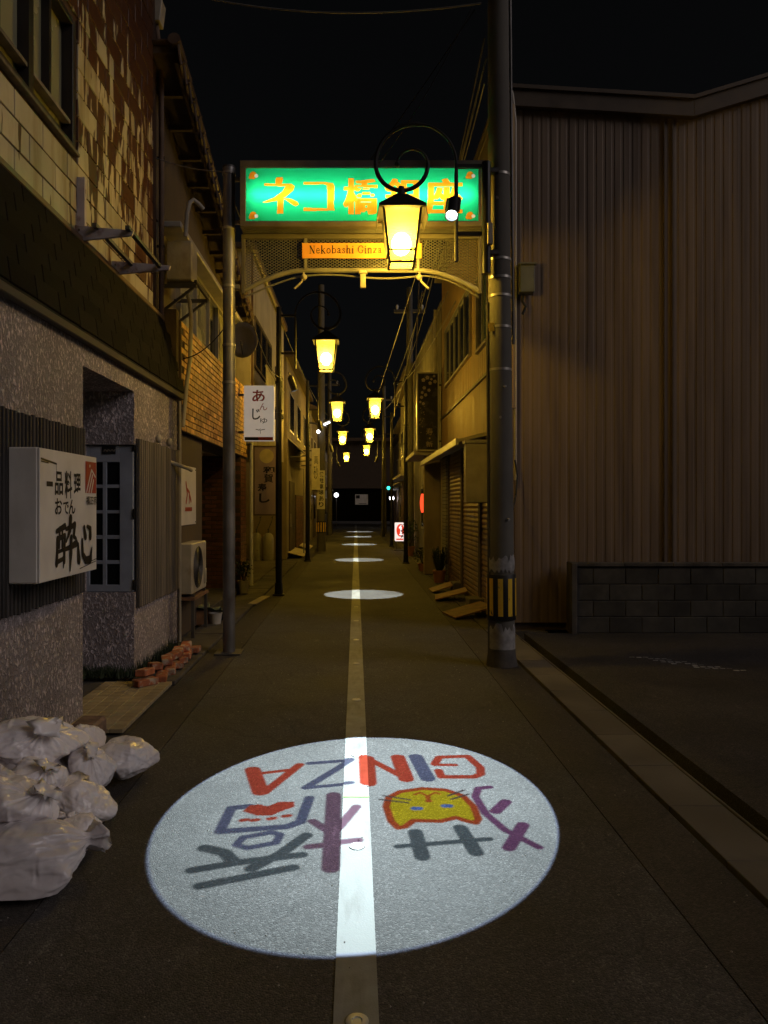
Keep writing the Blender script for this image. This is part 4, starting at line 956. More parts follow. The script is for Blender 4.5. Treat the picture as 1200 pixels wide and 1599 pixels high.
def leaves(g, c, r, n, size, seed, up=.4):
    rnd = random.Random(seed)
    for k in range(n):
        d = Vector((rnd.gauss(0,1), rnd.gauss(0,1), rnd.gauss(0,.8)+up)).normalized()*(rnd.random()**.5)
        p0 = Vector(c) + Vector((d.x*r[0], d.y*r[1], d.z*r[2])); ax_ = Vector((rnd.gauss(0,1),rnd.gauss(0,1),rnd.gauss(0,.6))).normalized()
        b_ = ax_.orthogonal().normalized(); b_.rotate(Matrix.Rotation(rnd.random()*6.28, 3, ax_)); s_ = size*rnd.uniform(.6,1.3)
        g.add([p0, p0+ax_*s_*.5+b_*s_*.28, p0+ax_*s_, p0+ax_*s_*.5-b_*s_*.28], [(0,1,2,3)])
    return g
def potted(label, x, y, z, rp, hp, fol, n, sz, seed, potm):
    t = thing('potted_plant', label, 'plant', (x, y, z))
    G().lathe(x, y, [(rp*.7,z),(rp,z+hp*.92),(rp*1.1,z+hp*.93),(rp*1.1,z+hp),(rp*.9,z+hp),(rp*.85,z+hp*.85)], 16).build('pot', potm, t)
    st_ = G()
    for k in range(5):
        a = k*1.3+seed; st_.tube([(x, y, z+hp*.8), (x+.3*fol[0]*math.cos(a), y+.3*fol[1]*math.sin(a), z+hp+fol[2]*.6), (x+.7*fol[0]*math.cos(a), y+.7*fol[1]*math.sin(a), z+hp+fol[2]*1.4)], .007, 5)
    st_.build('stem', m_soil, t); leaves(G(), (x, y, z+hp+fol[2]*.8), fol, n, sz, seed).build('foliage', m_leaf, t, False)
potted('white potted plant at the foot of the brown brick pier', XP(381,13.0), 13.0, .03, .10, .22, (.17,.17,.20), 240, .055, 3, m_pot)
tag(G().box(XP(402,12.3)-.01, XP(402,12.3)+.13, 11.6, 12.6, .008, .03).build('fallen_board', m_board, None, False, .003), 'pale board lying on the gutter before the first black post', 'board').rotation_euler = (0,0,-.10)

# projecting signs past the arch pole
sY = 12.7
s1 = thing('hanging_sign', 'white hanging sign with red and black brush characters', 'sign', (XP(404,sY), sY, 2.6))
x0, x1, z0, z1 = XP(381,sY), XP(428,sY), ZP(688,sY), ZP(602,sY)
m_lit = M('dim_lit_acrylic', (.80,.79,.80), .45, var=.06); m_lit.node_tree.nodes['Principled BSDF'].inputs['Emission Color'].default_value = (1,.90,.78,1); m_lit.node_tree.nodes['Principled BSDF'].inputs['Emission Strength'].default_value = .22
G().box(x0, x1, sY, sY+.16, z0, z1).build('cabinet', m_lit, s1, False, .008)
S = (x1-x0)
p = Print((x0, sY, z0), (S,0,0), (0,0,z1-z0)).text('あ', .28,.70,.70,.92,.02); p.build('red_lettering', m_red, s1)
p = Print((x0, sY, z0), (S,0,0), (0,0,z1-z0)).text('ん', .52,.55,.78,.68); p.build('small_lettering', m_red, s1)
p = Print((x0, sY, z0), (S,0,0), (0,0,z1-z0)).text('じ', .28,.38,.55,.58,.015).cut().text('ゅ', .55,.31,.78,.41).stroke([(.4,.205),(.52,.19),(.55,.215)], .012).stroke([(.55,.19),(.70,.205)], .012).stroke([(.55,.19),(.56,.13)], .012)
p.each('character', m_ink, s1)
p = Print((x0, sY, z0), (S,0,0), (0,0,z1-z0), .001).poly([(.03,.005),(.5,.005),(.47,.065),(.03,.065)]); p.build('black_band', m_ink, s1)
p = Print((x0, sY, z0), (S,0,0), (0,0,z1-z0), .001).poly([(.5,.005),(.97,.005),(.97,.065),(.47,.065)]); p.build('red_band', m_red, s1)
for z in (z0+.15, z1-.15): G().box(-2.06, x0, sY+.06, sY+.10, z-.02, z+.02).build('arm', m_dsteel, s1)
sY = 14.3
s2 = thing('hanging_sign', 'mauve framed sign with a pale moon and black characters under the white sign', 'sign', (XP(414,sY), sY, 1.4))
x0, x1, z0, z1 = XP(398,sY), XP(432,sY), ZP(803,sY), ZP(698,sY)
G().box(x0, x1, sY, sY+.12, z0, z1).build('panel', M('mauve_panel', (.30,.23,.24), .5, var=.1), s2, False, .004)
fr = G(); fr.box(x0-.025, x0-.0005, sY-.012, sY+.13, z0-.025, z1+.025); fr.box(x1+.0005, x1+.025, sY-.012, sY+.13, z0-.025, z1+.025); fr.box(x0, x1, sY-.012, sY+.13, z0-.025, z0-.0005); fr.box(x0, x1, sY-.012, sY+.13, z1+.0005, z1+.025)
fr.build('frame', m_brown, s2, False)
p = Print((x0, sY, z0), (x1-x0,0,0), (0,0,z1-z0)).poly([(.55+.33*math.cos(a), .865+.105*math.sin(a)) for a in np.linspace(0,6.283,25)[:-1]]); p.build('moon', M('moon_print', (.42,.36,.17), .6), s2)
p = Print((x0, sY, z0), (x1-x0,0,0), (0,0,z1-z0)).text('和', .38,.61,.92,.71,.03).cut().text('賀', .42,.47,.86,.60,.02).cut().text('寿', .14,.33,.54,.46,.03).cut().text('し', .2,.17,.7,.31,.03); p.each('character', m_ink, s2)
tag(G().tube([(x0-.06, sY-.02, .02), (x0-.06, sY-.02, 2.85)], .035, 10).build('sign_post', m_white), 'thin white post holding up the mauve sign', 'post')

# ---------------------------------------------------------------- third house on the left: cream, upper floor over an open yard
b3 = thing('cream_house', 'cream lit house with a balcony over an open yard', 'house', (-3, 17.5, 0))
G().box(-3.6, -2.0, 14.0, 20.4, 2.75, 6.45).build('upper_wall', m_cream, b3, False)
G().box(-5.0, -3.35, 14.0, 20.4, 0, 2.7498).build('back_wall', m_tan, b3, False)
G().box(-3.7, -1.9, 13.9, 20.5, 6.4502, 6.55).build('eave', m_brown, b3, False, .01)
G().tube([(-1.95, 13.9, 6.46), (-1.95, 20.5, 6.44)], .05, 8).build('gutter', m_pipe_b, b3)
wf = G(); wf.box(-2.0, -1.97, 14.5, 17.3, 4.28, 4.34); wf.box(-2.0, -1.97, 14.5, 17.3, 5.25, 5.31)
for y in (14.5, 15.42, 16.34, 17.26): wf.box(-2.0, -1.97, y, y+.05, 4.3402, 5.2498)
f3 = wf.build('window_frame', m_brown, b3, False)
for y in (14.55, 15.47, 16.39): G().box(-1.995, -1.985, y, y+.87, 4.3402, 5.2498).build('pane', m_dglass, f3, False)
bl = G().box(-2.0, -1.72, 14.2, 17.6, 3.62, 3.68).build('balcony', m_brown, b3, False)
rl = piece(.02, .06, .56, m_pipe_w, .004, 'balcony_slat')
for i in range(34): link('balcony_slat', rl, bl, (-1.73, 14.25+i*.1, 3.97))
G().box(-1.75, -1.71, 14.2, 17.6, 4.2505, 4.285).build('balcony_rail', m_alu, bl, False)
for y in (18.2, 19.3): 
    f = G().box(-2.0, -1.975, y, y+.75, 3.9, 5.0).build('shutter_box', m_brown, b3, False); G().box(-1.974, -1.97, y+.06, y+.69, 3.97, 4.93).build('pane', m_frost, f, False)
G().box(-2.0, -1.96, 14.05, 14.11, 2.8, 6.4).build('corner_trim', m_pipe_b, b3)
# satellite dish and gas cylinders
d = thing('satellite_dish', 'grey satellite dish on the house above the brick fascia', 'dish', (-2.0, 12.4, 4.0))
g = G(); vs = [(0,0,0)]; c = Vector((-1.90, 12.4, 4.35))
for r_ in (1, 2, 3):
    for k in range(20): a = 2*math.pi*k/20; vs.append((.085*r_*math.cos(a), -.014*r_*r_*.5, .10*r_*math.sin(a)))
g.add([c+Vector(v) for v in vs], [(0, 1+k, 1+(k+1) % 20) for k in range(20)] + [(1+20*r_+k, 21+20*r_+k, 21+20*r_+(k+1) % 20, 1+20*r_+(k+1) % 20) for r_ in range(2) for k in range(20)])
o = g.build('reflector', m_grey, d); md = o.modifiers.new('thick', 'SOLIDIFY'); md.thickness = .01
G().tube([c+Vector((0,.02,0)), c+Vector((-.1,.12,-.1)), (-2.27, 12.6, 4.1)], .016).build('mount', m_dsteel, d); G().tube([c+Vector((0,-.02,-.25)), c+Vector((0,-.25,-.05))], .01).build('feed_arm', m_dsteel, d)
for i, px_ in enumerate((401, 419.5)):
    Y = 20.7; x = XP(px_, Y); t = thing('gas_cylinder', ['grey gas cylinder standing behind the mauve sign post', 'grey gas cylinder standing beside the black post'][i], 'gas cylinder', (x, Y, 0), 'gas cylinders in the yard')
    G().lathe(x, Y, [(.14,0),(.14,.03),(.15,.05),(.15,.62),(.13,.72),(.07,.78),(.04,.79)], 20).build('bottle', m_tank, t)
    G().lathe(x, Y, [(.02,.79),(.02,.86),(.03,.87),(.03,.90)], 10).build('valve', m_dsteel, t)
    G().tube([(x, Y-.02, .88), (x+.08, Y+.1, 1.1), (x+.1, Y+.25, 1.25), (x+.02, Y+.5, 1.2)], .01).build('hose', m_wire, t)
G().box(-3.34, -2.06, 14.2, 20.9, -.029, .0185).build('yard_slab', m_conc, b3, False, .01)

# ---------------------------------------------------------------- house with corrugated awning
b4 = thing('awning_house', 'narrow house with a corrugated awning behind the second black post', 'house', (-3, 26, 0))
G().box(-6, -2.02, 21.5, 31.0, -.02, 5.9).build('wall', m_tan, b4, False)
G().box(-6.1, -1.8, 21.4, 31.1, 5.9002, 6.05).build('eave', m_brown, b4, False, .01)
aw2 = G()
n = 26
vs = []
for k in range(n*2+1):
    y = 21.9 + k*(5.2/(n*2)); dz = .03*(k % 2)
    vs += [(-2.02, y, 3.55+dz), (-1.45, y, 3.05+dz)]
aw2.add(vs, [(2*k, 2*k+1, 2*k+3, 2*k+2) for k in range(n*2)]); o = aw2.build('awning', m_board, b4, False); md = o.modifiers.new('thick','SOLIDIFY'); md.thickness = .008
for y in (22, 24.4, 27): G().bar((-2.0, y, 3.0), (-1.47, y, 3.04), .03, .03).build('awning_strut', m_dsteel, b4)
dr = G().box(-2.018, -1.99, 22.3, 24.0, .05, 2.3).build('door', m_brown, b4, False, .01); G().tube([(-1.985, 22.45, .9), (-1.985, 22.45, 1.3)], .015).build('handle', m_alu, dr)
wl = G().box(-2.018, -1.98, 24.4, 28.6, 0, 1.9).build('brick_dado', m_mortar, b4, False)
bk2 = piece(.012, .22, .085, m_brick_r, .003, 'dado_brick')
for r in range(19):
    for i in range(15): link('brick', bk2, wl, (-1.977, 24.55+i*.27+(r % 2)*.1, .055+r*.0985))
for y in (22.2, 25, 28.2):
    f = G().box(-2.018, -1.985, y, y+1.5, 3.8, 5.0).build('window_frame', m_alu, b4, False); G().box(-1.984, -1.98, y+.06, y+1.44, 3.86, 4.94).build('pane', m_dglass, f, False)
for i, (Y0_, Y1_, x0_, x1_) in enumerate(((21.9, 24.4, -2.06, -1.55), (25.6, 27.4, -2.05, -1.6))):
    tag(G().prism([(x0_, .16), (x1_, .03), (x1_, .05), (x0_, .18)], 'y', Y0_, Y1_).build('ramp_board', M('bright_board_%s' % 'ab'[i], (.62,.53,.36), .7), None, False), ['pale ramp board at the door beyond the gas cylinders', 'smaller pale ramp board beyond the first one'][i], 'ramp', 'pale ramp boards')
tag(G().tube([(XP(475,23), 23, 0), (XP(475,23), 23, 2.7), (XP(460,23), 23, 2.75)], .022).build('pipe_rail', m_alu), 'thin pale pipe rising beside the corrugated awning', 'pipe')
# small sign and utility pole with a banner farther along
sY = 24.5
s3 = thing('hanging_sign', 'narrow white hanging sign with two black characters', 'sign', (XP(493,sY), sY, 2.1))
x0, x1, z0, z1 = XP(487,sY), XP(499.5,sY), ZP(765,sY), ZP(700,sY)
G().box(x0, x1, sY, sY+.12, z0, z1).build('cabinet', M('sign_cream', (.72,.66,.50), .5), s3, False, .004)
p = Print((x0, sY, z0), (x1-x0,0,0), (0,0,z1-z0)).text('真', .3,.62,.8,.82).cut().text('砂', .25,.25,.8,.58); p.each('character', m_ink, s3)
G().box(-2.02, x0, sY+.05, sY+.07, z1-.1, z1-.06).build('arm', m_dsteel, s3)
Y = 24.9; x = XP(503, Y) - .02
u2 = thing('utility_pole', 'distant utility pole wearing a white lettered banner on the awning side', 'pole', (x, Y, 0))
G().tube([(x, Y, -.05), (x, Y, 9)], [.15,.10], 16).build('shaft', m_cpole, u2)
bn = G().box(x-.13, x+.13, Y-.17, Y-.15, ZP(795,Y), ZP(735,Y)).build('banner', m_sign, u2, False)
p = Print((x-.12, Y-.171, ZP(795,Y)), (.24,0,0), (0,0,1.3))
for k, ch in enumerate('貸駐車場あり'): p.text(ch, .18,.83-.155*k,.85,.96-.155*k,.02)
p.build('lettering', m_ink, u2)
G().tube([(x, Y, .62), (x, Y, 1.02)], .158, 16).build('guard', m_black, u2)
for k in range(5):
    a = -math.pi/2 + (k-2)*.55; G().box(x+math.cos(a)*.161-.02, x+math.cos(a)*.161+.02, Y+math.sin(a)*.161-.004, Y+math.sin(a)*.161+.004, .66, .98).build('yellow_stripe', m_yellow, u2, False)
# ---------------------------------------------------------------- right: building clad in brown metal sheet
br = thing('metal_clad_building', 'big brown corrugated metal building beside the parking lot', 'building', (4, 12, 0))
EY = 9.32; CX = 1.90
def roof_z(x): return 6.62 - .06*(x-1.9) if x < 4.24 else 6.48 + .30*(x-4.24)
def sheet(name, mat, parent, p0, d, nrm, width, z0, ztop, pitch=.115, depth=.0055):
    """trapezoid-ribbed sheet standing on z0 from p0 along d (unit), facing nrm"""
    n = max(1, int(round(width/pitch))); pt_ = width/n; prof = []
    for k in range(n):
        s0 = k*pt_
        prof += [(s0, 0), (s0+pt_*.60, 0), (s0+pt_*.68, depth), (s0+pt_*.92, depth)]
    prof.append((width, 0))
    g = G(); vs = []
    for s, e in prof:
        q = Vector(p0) + Vector(d)*s + Vector(nrm)*(-e); zt_ = ztop(q) if callable(ztop) else ztop
        vs += [(q.x, q.y, z0), (q.x, q.y, zt_)]
    g.add(vs, [(2*k, 2*k+2, 2*k+3, 2*k+1) for k in range(len(prof)-1)])
    return g.build(name, mat, parent, False)
body = G(); body.box(CX+.05, 16, EY+.06, 16.3, 0, 6.4); body.build('core_wall', m_brown, br, False)
ew = G().box(CX+.02, 16, EY+.035, EY+.058, 0, 6.35).build('end_wall', m_brown, br, False)
x = CX
k = 0
while x < 11:
    wd = .805
    sheet('metal_sheet', m_sheet, ew, (x, EY - .002*(k % 2), 0), (1,0,0), (0,-1,0), wd, .10, lambda q: roof_z(q.x)); x += wd; k += 1
fas = G()
xs = [1.80, 4.24, 11.5]
for a, b in zip(xs[:-1], xs[1:]):
    za, zb = roof_z(a), roof_z(b)
    fas.prism([(a, za-.02), (b, zb-.02), (b, zb+.19), (a, za+.19)], 'y', EY-.09, EY+.01)
fas.build('verge_fascia', m_fascia, br, False, .004)
rd = G()
for a, b in zip(xs[:-1], xs[1:]):
    rd.prism([(a, roof_z(a)+.192), (b, roof_z(b)+.192), (b, roof_z(b)+.24), (a, roof_z(a)+.24)], 'y', EY-.12, 16.4)
rd.build('roof', m_fascia, br, False)
for px_ in (1037, 1050): xx = XP(px_, EY); G().box(xx-.006, xx+.006, EY-.022, EY-.003, .1, roof_z(xx)-.03).build('cover_strip', m_fascia, br, False)
G().box(CX-.03, CX+.03, EY-.03, EY+.03, .05, 6.55).build('corner_flashing', m_sheet, br, False, .004)
# street side
sw = G().box(CX+.03, CX+.05, EY+.06, 16.3, 0, 6.4).build('street_wall', m_brown, br, False)
wins = [(10.55, 11.45, 3.97, 5.05), (12.15, 15.5, 4.08, 5.2)]
y = EY+.05; k = 0
while y < 16.25:
    wd = min(.75, 16.3-y)
    sheet('metal_sheet', m_sheet2, sw, (CX, y, 0), (0,1,0), (-1,0,0), wd, 2.62, 3.45, .094)
    y += wd
for (a, b) in ((EY+.05, 10.5), (10.5, 11.5), (11.5, 12.1), (12.1, 15.55), (15.55, 16.3)):
    w_ = [q for q in wins if q[0] > a-.2 and q[1] < b+.2 and b-a > .9]
    if w_: 
        sheet('metal_sheet', m_sheet2, sw, (CX+.004, a, 0), (0,1,0), (-1,0,0), b-a, 3.50, w_[0][2]-.02, .19, .008); sheet('metal_sheet', m_sheet2, sw, (CX+.004, a, 0), (0,1,0), (-1,0,0), b-a, w_[0][3]+.02, 6.5, .19, .008)
    else: sheet('metal_sheet', m_sheet2, sw, (CX+.004, a, 0), (0,1,0), (-1,0,0), b-a, 3.50, 6.5, .19, .008)
G().box(CX-.03, CX+.02, EY+.05, 16.3, 3.45, 3.50).build('drip_trim', m_fascia, br, False, .004)
G().box(CX-.16, CX+.02, EY, 16.35, 6.50, 6.60).build('eave_gutter', m_fascia, br, False, .01)
for (a, b, za, zb) in wins:
    f = G(); f.box(CX-.035, CX+.015, a-.04, a, za-.04, zb+.04); f.box(CX-.035, CX+.015, b, b+.04, za-.04, zb+.04); f.box(CX-.05, CX+.015, a, b, za-.04, za); f.box(CX-.035, CX+.015, a, b, zb, zb+.04)
    nn = 1 if b-a < 1.5 else 4
    for j in range(1, nn+1):
        if nn > 1 or True: yy = a + (b-a)*j/(nn+1); f.box(CX-.025, CX+.005, yy-.02, yy+.02, za+.0002, zb-.0002)
    fo = f.build('window_frame', m_alu, br, False)
    for j in range(nn+1):
        ya_ = a + (b-a)*j/(nn+1); yb_ = a + (b-a)*(j+1)/(nn+1)
        G().box(CX-.006, CX+.0, ya_+.021, yb_-.021, za+.001, zb-.001).build('pane', M('green_tinted_glass', (.10,.15,.12), .15) if (j == 0 and nn == 1) else m_dglass, fo, False)
# canopy over the shutters
G().prism([(CX+.02, 2.60), (CX-.42, 2.50), (CX-.42, 2.545), (CX+.02, 2.66)], 'y', 10.75, 16.6).build('canopy', m_pipe_w, br, False, .004)
G().box(CX-.44, CX-.40, 10.75, 16.6, 2.46, 2.56).build('canopy_edge', m_alu, br, False, .004)
# roller shutters: ribbed slats between guides
for (a, b) in ((9.75, 11.1), (11.25, 13.0), (13.15, 14.9)):
    sh = G().box(CX+.012, CX+.028, a, b, .02, 2.6).build('shutter', m_shutter, br, False)
    slm = G().prism([(-.009,-.038),(.0,-.034),(.010,0),(.0,.034),(-.009,.038)], 'y', -(b-a)/2+.005, (b-a)/2-.005).mesh('shutter_slat', m_shutter, (0,0,0), False)
    for r in range(32): link('shutter_slat', slm, sh, (CX+.003, (a+b)/2, .09+r*.078), (0, math.pi, 0))
    for yy in (a-.05, b+.0): G().box(CX-.035, CX+.02, yy, yy+.05, .0, 2.6).build('guide_rail', m_fascia, br, False)
# tiled pillar at the far end
tp = G().box(CX-.05, CX+.4, 15.05, 15.75, 0, 2.6).build('tiled_pillar', m_mortar, br, False)
tq = piece(.012, .66, .062, M('pillar_tile', (.22,.21,.16), .5, var=.2, rnd=.25), .003, 'pillar_tile'); tq2 = piece(.40, .012, .062, tq.materials[0], .003, 'pillar_tile')
for r in range(34): link('pillar_tile', tq, tp, (CX-.056, 15.40, .05+r*.075)); link('pillar_tile', tq2, tp, (CX+.15, 15.044, .05+r*.075))
G().box(CX-.02, CX+.3, 15.85, 16.35, 0, 2.75).build('cream_pillar', m_cream, br, False, .01)
# box sign seen edge-on by the shutters
e = thing('box_sign', 'blank cream box sign projecting above the rusty shutters', 'sign', (1.65, 10.5, 1.6))
G().box(CX-.36, CX-.04, 10.30, 10.50, 1.62, 2.45).build('cabinet', m_pipe_w, e, False, .01); G().box(CX-.38, CX-.02, 10.28, 10.52, 2.4505, 2.50).build('cap', m_alu, e, False, .004)
G().box(CX-.04, CX+.0, 10.36, 10.44, 1.8, 2.3).build('bracket', m_dsteel, e)
# conduit, meter box and cables on the end wall by the pole
tag(G().tube([(XP(806,9.2), 9.24, 1.9), (XP(806,9.2), 9.24, 6.4), (XP(804,9.2)-.02, 9.24, 6.75), (XP(800,9.2)-.1, 9.2, 6.95)], .020, 8).build('conduit', m_pipe_w), 'pale conduit running up the corner of the metal building', 'conduit')
tag(G().tube([(XP(801,9.2), 9.23, 2.8), (XP(801,9.2), 9.23, 6.6)], .032, 8).build('drain_pipe', m_sheet2), 'ochre drain pipe at the corner of the metal building', 'pipe')
mb = thing('meter_box', 'grey green meter box on the end wall of the metal building', 'meter box', (XP(822,9.2), 9.2, 4.1))
G().box(XP(811,9.2), XP(834,9.2), 9.14, 9.295, ZP(458,9.2), ZP(415,9.2)).build('case', m_box, mb, False, .008)
G().box(XP(809,9.2), XP(836,9.2), 9.12, 9.297, ZP(415,9.2)+.0005, ZP(415,9.2)+.02).build('lid', m_box, mb, False)
G().tube([(XP(818,9.2), 9.22, ZP(458,9.2)), (XP(817,9.2), 9.22, ZP(470,9.2)), (XP(822,9.2), 9.22, ZP(478,9.2)), (XP(817,9.2), 9.22, ZP(490,9.2))], .018).build('cable', m_wire, mb)
tag(G().tube([(XP(805,9.2), 9.22, 2.15), (XP(806,9.2)+.02, 9.2, 1.95), (XP(803,9.2), 9.1, 1.7), (1.62, 7.6, 1.55)], .012).build('loose_cable', m_wire), 'loose black cable from the conduit to the utility pole', 'cable')

# block wall along the lot
bw_ = thing('block_wall', 'low dark concrete block wall along the parking lot', 'wall', (5, 9.1, 0))
G().box(2.72, 11.2, 9.075, 9.19, 0, .83).build('core', m_conc_d, bw_, False)
blk = piece(.392, .12, .192, m_block, .006, 'block')
hb = piece(.192, .12, .192, m_block, .006, 'block')
for r in range(4):
    if r % 2: link('block', hb, bw_, (2.82, 9.128 - .001*r, .11 + r*.2))
    for i in range(20): link('block', blk, bw_, (2.92 + i*.4 + .2*(r % 2), 9.128 - .001*r, .11 + r*.2), (0, 0, random.uniform(-.006,.006)))
cap = piece(.595, .17, .045, m_conc_d, .006, 'coping')
for i in range(14): link('coping', cap, bw_, (3.0+i*.6, 9.13, .853))
G().box(2.64, 2.715, 9.02, 9.24, 0, .88).build('end_post', m_conc_d, bw_, False, .01)

# rusty ramp plates and blocks before the shutters
for i, (Y, x0, x1, dy, lb) in enumerate(((10.25, XP(703,10.25), 1.9, .55, 'rusty ramp plate nearest the utility pole'), (12.1, XP(683,12.1), 1.86, .62, 'middle one of the three rusty ramp plates'), (13.2, XP(675,13.2), 1.80, .5, 'farthest of the three rusty ramp plates'))):
    pl_ = G().prism([(x0, .012), (x1, .15), (x1, .17), (x0, .03)], 'y', Y, Y+dy).build('ramp_plate', m_plate, None, False); tag(pl_, lb, 'ramp', 'rusty ramp plates at the shutters'); pl_.rotation_euler = (0, 0, (.22, -.10, .06)[i])
for i, (x, y, lb) in enumerate(((1.80, 11.1, 'concrete block between the ramp plates'), (1.86, 13.3, 'concrete block beside the farthest ramp plate'))):
    tag(G().box(x-.12, x+.12, y-.2, y+.2, .004, .19).build('step_block', m_conc, None, False, .01), lb, 'block', 'blocks at the shutters')
# grassy plant and shrubs
t = thing('potted_plant', 'spiky dark grass in a pot by the tiled pillar', 'plant', (1.72, 15.2, 0)); x, y = 1.70, 15.0
G().lathe(x, y, [(.10,.004),(.13,.22),(.14,.22),(.14,.25),(.12,.25)], 14).build('pot', m_terra, t)
g = G(); rnd = random.Random(5)
for k in range(130):
    a = rnd.random()*6.28; r_ = rnd.uniform(.1,.34); h_ = rnd.uniform(.25,.62); wv = Vector((-math.sin(a), math.cos(a), 0))*.009
    p0 = Vector((x+.06*math.cos(a), y+.06*math.sin(a), .24)); p1 = p0+Vector((r_*.4*math.cos(a), r_*.4*math.sin(a), h_*.8)); p2 = p0+Vector((r_*math.cos(a), r_*math.sin(a), h_*.75))
    g.add([p0-wv, p0+wv, p1+wv, p1-wv, p2], [(0,1,2,3),(3,2,4)])
g.build('blade_tuft', m_leaf_d, t, False)
potted('low leafy potted plant before the rendered wing wall', 1.60, 17.6, 0, .12, .18, (.25,.25,.22), 260, .06, 9, m_terra)
potted('bushy potted plant beside the small lit red sign', 1.66, 22.6, 0, .15, .3, (.3,.35,.5), 420, .07, 11, m_terra)

# ---------------------------------------------------------------- rendered building with dark blossom sign
b5 = thing('rendered_building', 'grey rendered building with a wing wall past the shutters', 'building', (3, 19, 0))
G().box(1.92, 7, 16.62, 24.0, 0, 6.2).build('wall', m_grey, b5, False)
G().box(1.56, 1.9198, 16.75, 17.0, 0, 2.70).build('wing_wall', m_tan, b5, False, .01)
G().box(1.30, 1.95, 16.55, 19.2, 2.7005, 2.80).build('ledge', m_pipe_w, b5, False, .01)
G().box(1.86, 1.9198, 17.4, 18.6, .05, 2.2).build('door', m_brown, b5, False, .01)
f = G().box(1.88, 1.9198, 19.2, 21.2, .9, 2.1).build('window_frame', m_alu, b5, False); G().box(1.872, 1.879, 19.27, 21.13, .97, 2.03).build('pane', m_dglass, f, False)
for y in (18, 21): 
    f = G().box(1.88, 1.9198, y, y+1.7, 3.6, 4.8).build('window_frame', m_alu, b5, False); G().box(1.872, 1.879, y+.06, y+1.64, 3.66, 4.74).build('pane', m_dglass, f, False)
G().tube([(1.85, 17.1, 2.82), (1.85, 17.1, 6.1)], .045).build('downpipe', m_pipe_w, b5)
sY = 16.45; x0, x1, z0, z1 = XP(651,sY), XP(686,sY), ZP(704,sY), ZP(581,sY)
s4 = thing('vertical_sign', 'tall dark sign with pale blossom pattern and white frame', 'sign', (1.6, sY, 2.8))
G().box(x0+.03, x1-.03, sY+.01, sY+.14, z0+.03, z1-.03).build('panel', M('dark_panel', (.022,.021,.024), .25), s4, False)
fr = G(); fr.box(x0, x0+.03, sY, sY+.15, z0, z1); fr.box(x1-.03, x1, sY, sY+.15, z0, z1); fr.box(x0+.0302, x1-.0302, sY, sY+.15, z0, z0+.03); fr.box(x0+.0302, x1-.0302, sY, sY+.15, z1-.03, z1)
fr.build('frame', m_alu, s4, False)
p = Print((x0, sY+.01, z0), (x1-x0,0,0), (0,0,z1-z0)); rnd = random.Random(2)
def blossom(u, v, s):
    for k in range(5):
        a = k*1.2566+u*9; p.poly([(u+(s*.6*math.cos(a)+s*.5*math.cos(b))*1, v+(s*.6*math.sin(a)+s*.5*math.sin(b))*.29) for b in np.linspace(0,6.283,9)[:-1]])
for (u, v) in ((.3,.9),(.48,.93),(.66,.91),(.78,.95),(.82,.88),(.6,.86),(.34,.80),(.25,.74),(.4,.71),(.22,.68),(.55,.77),(.16,.62),(.3,.60)): blossom(u, v, rnd.uniform(.05,.085))
for k in range(14): u, v = .14+.2*rnd.random(), .22+.36*rnd.random(); p.poly([(u+.02*math.cos(b), v+.006*math.sin(b)) for b in np.linspace(0,6.283,7)[:-1]])
tag(p.build('blossom_print', M('blossom_paint', (.30,.25,.20), .6), s4), kind='stuff')
p = Print((x0, sY+.01, z0), (x1-x0,0,0), (0,0,z1-z0)).text('寿', .42,.20,.72,.29).text('・', .55,.15,.62,.17).text('新', .42,.05,.72,.12); p.build('lettering', M('pale_ink', (.40,.34,.25), .6), s4)
G().box(x1, 1.93, sY+.05, sY+.09, z1-.3, z1-.26).build('arm', m_dsteel, s4); G().box(x1, 1.93, sY+.05, sY+.09, z0+.2, z0+.24).build('arm', m_dsteel, s4)
# red paper lantern and small lit sign
Y = 17.3; x = XP(661, Y)
rl_ = thing('paper_lantern', 'glowing red paper lantern half behind the wing wall', 'lantern', (x, Y, 1.3))
prof = []
for k in range(25): t_ = k/24; prof.append((.072*math.sin(math.pi*(.12+.76*t_))**.6*(1+.025*(k % 2)), 1.40+.44*t_))
G().lathe(x, Y, prof, 20).build('paper', EM('lit_red_paper', (1.0,.07,.02), 1.7), rl_); G().lathe(x, Y, [(.045,1.36),(.045,1.40)], 14).build('rim', m_black, rl_); G().lathe(x, Y, [(.045,1.84),(.045,1.91)], 14).build('rim', m_black, rl_)
G().tube([(x, Y, 1.91), (x, Y, 2.05), (1.7, Y, 2.1), (1.92, Y, 2.1)], .008).build('hook', m_dsteel, rl_)
Y = 25.4; x0, x1, z0, z1 = XP(617,Y), XP(634,Y), ZP(845,Y), ZP(816,Y)
ls = thing('lit_sign', 'small lit white sign with a red figure on a stand', 'sign', (XP(625,Y), Y, 0))
G().box(x0, x1, Y, Y+.14, z0, z1).build('lamp_box', EM('lit_white_acrylic', (1.0,.80,.72), 1.1), ls, False, .02)
p = Print((x0, Y, z0), (x1-x0,0,0), (0,0,z1-z0)).poly([(.5+.36*math.cos(a), .58+.34*math.sin(a)) for a in np.linspace(0,6.283,25)[:-1]]); p.build('red_disc', EM('lit_red_print', (1.0,.06,.02), .9), ls)
p = Print((x0, Y, z0), (x1-x0,0,0), (0,0,z1-z0), .004).stroke([(.56,.36),(.56,.8)], .15).stroke([(.42,.72),(.52,.8)], .1).stroke([(.44,.36),(.68,.36)], .07); p.build('figure', EM('lit_white_print', (1,.9,.85), 1.2), ls)
p = Print((x0, Y, z0), (x1-x0,0,0), (0,0,z1-z0)).stroke([(.15,.1),(.75,.1)], .08); p.build('red_line', EM('lit_red_line', (1.0,.1,.05), .8), ls)
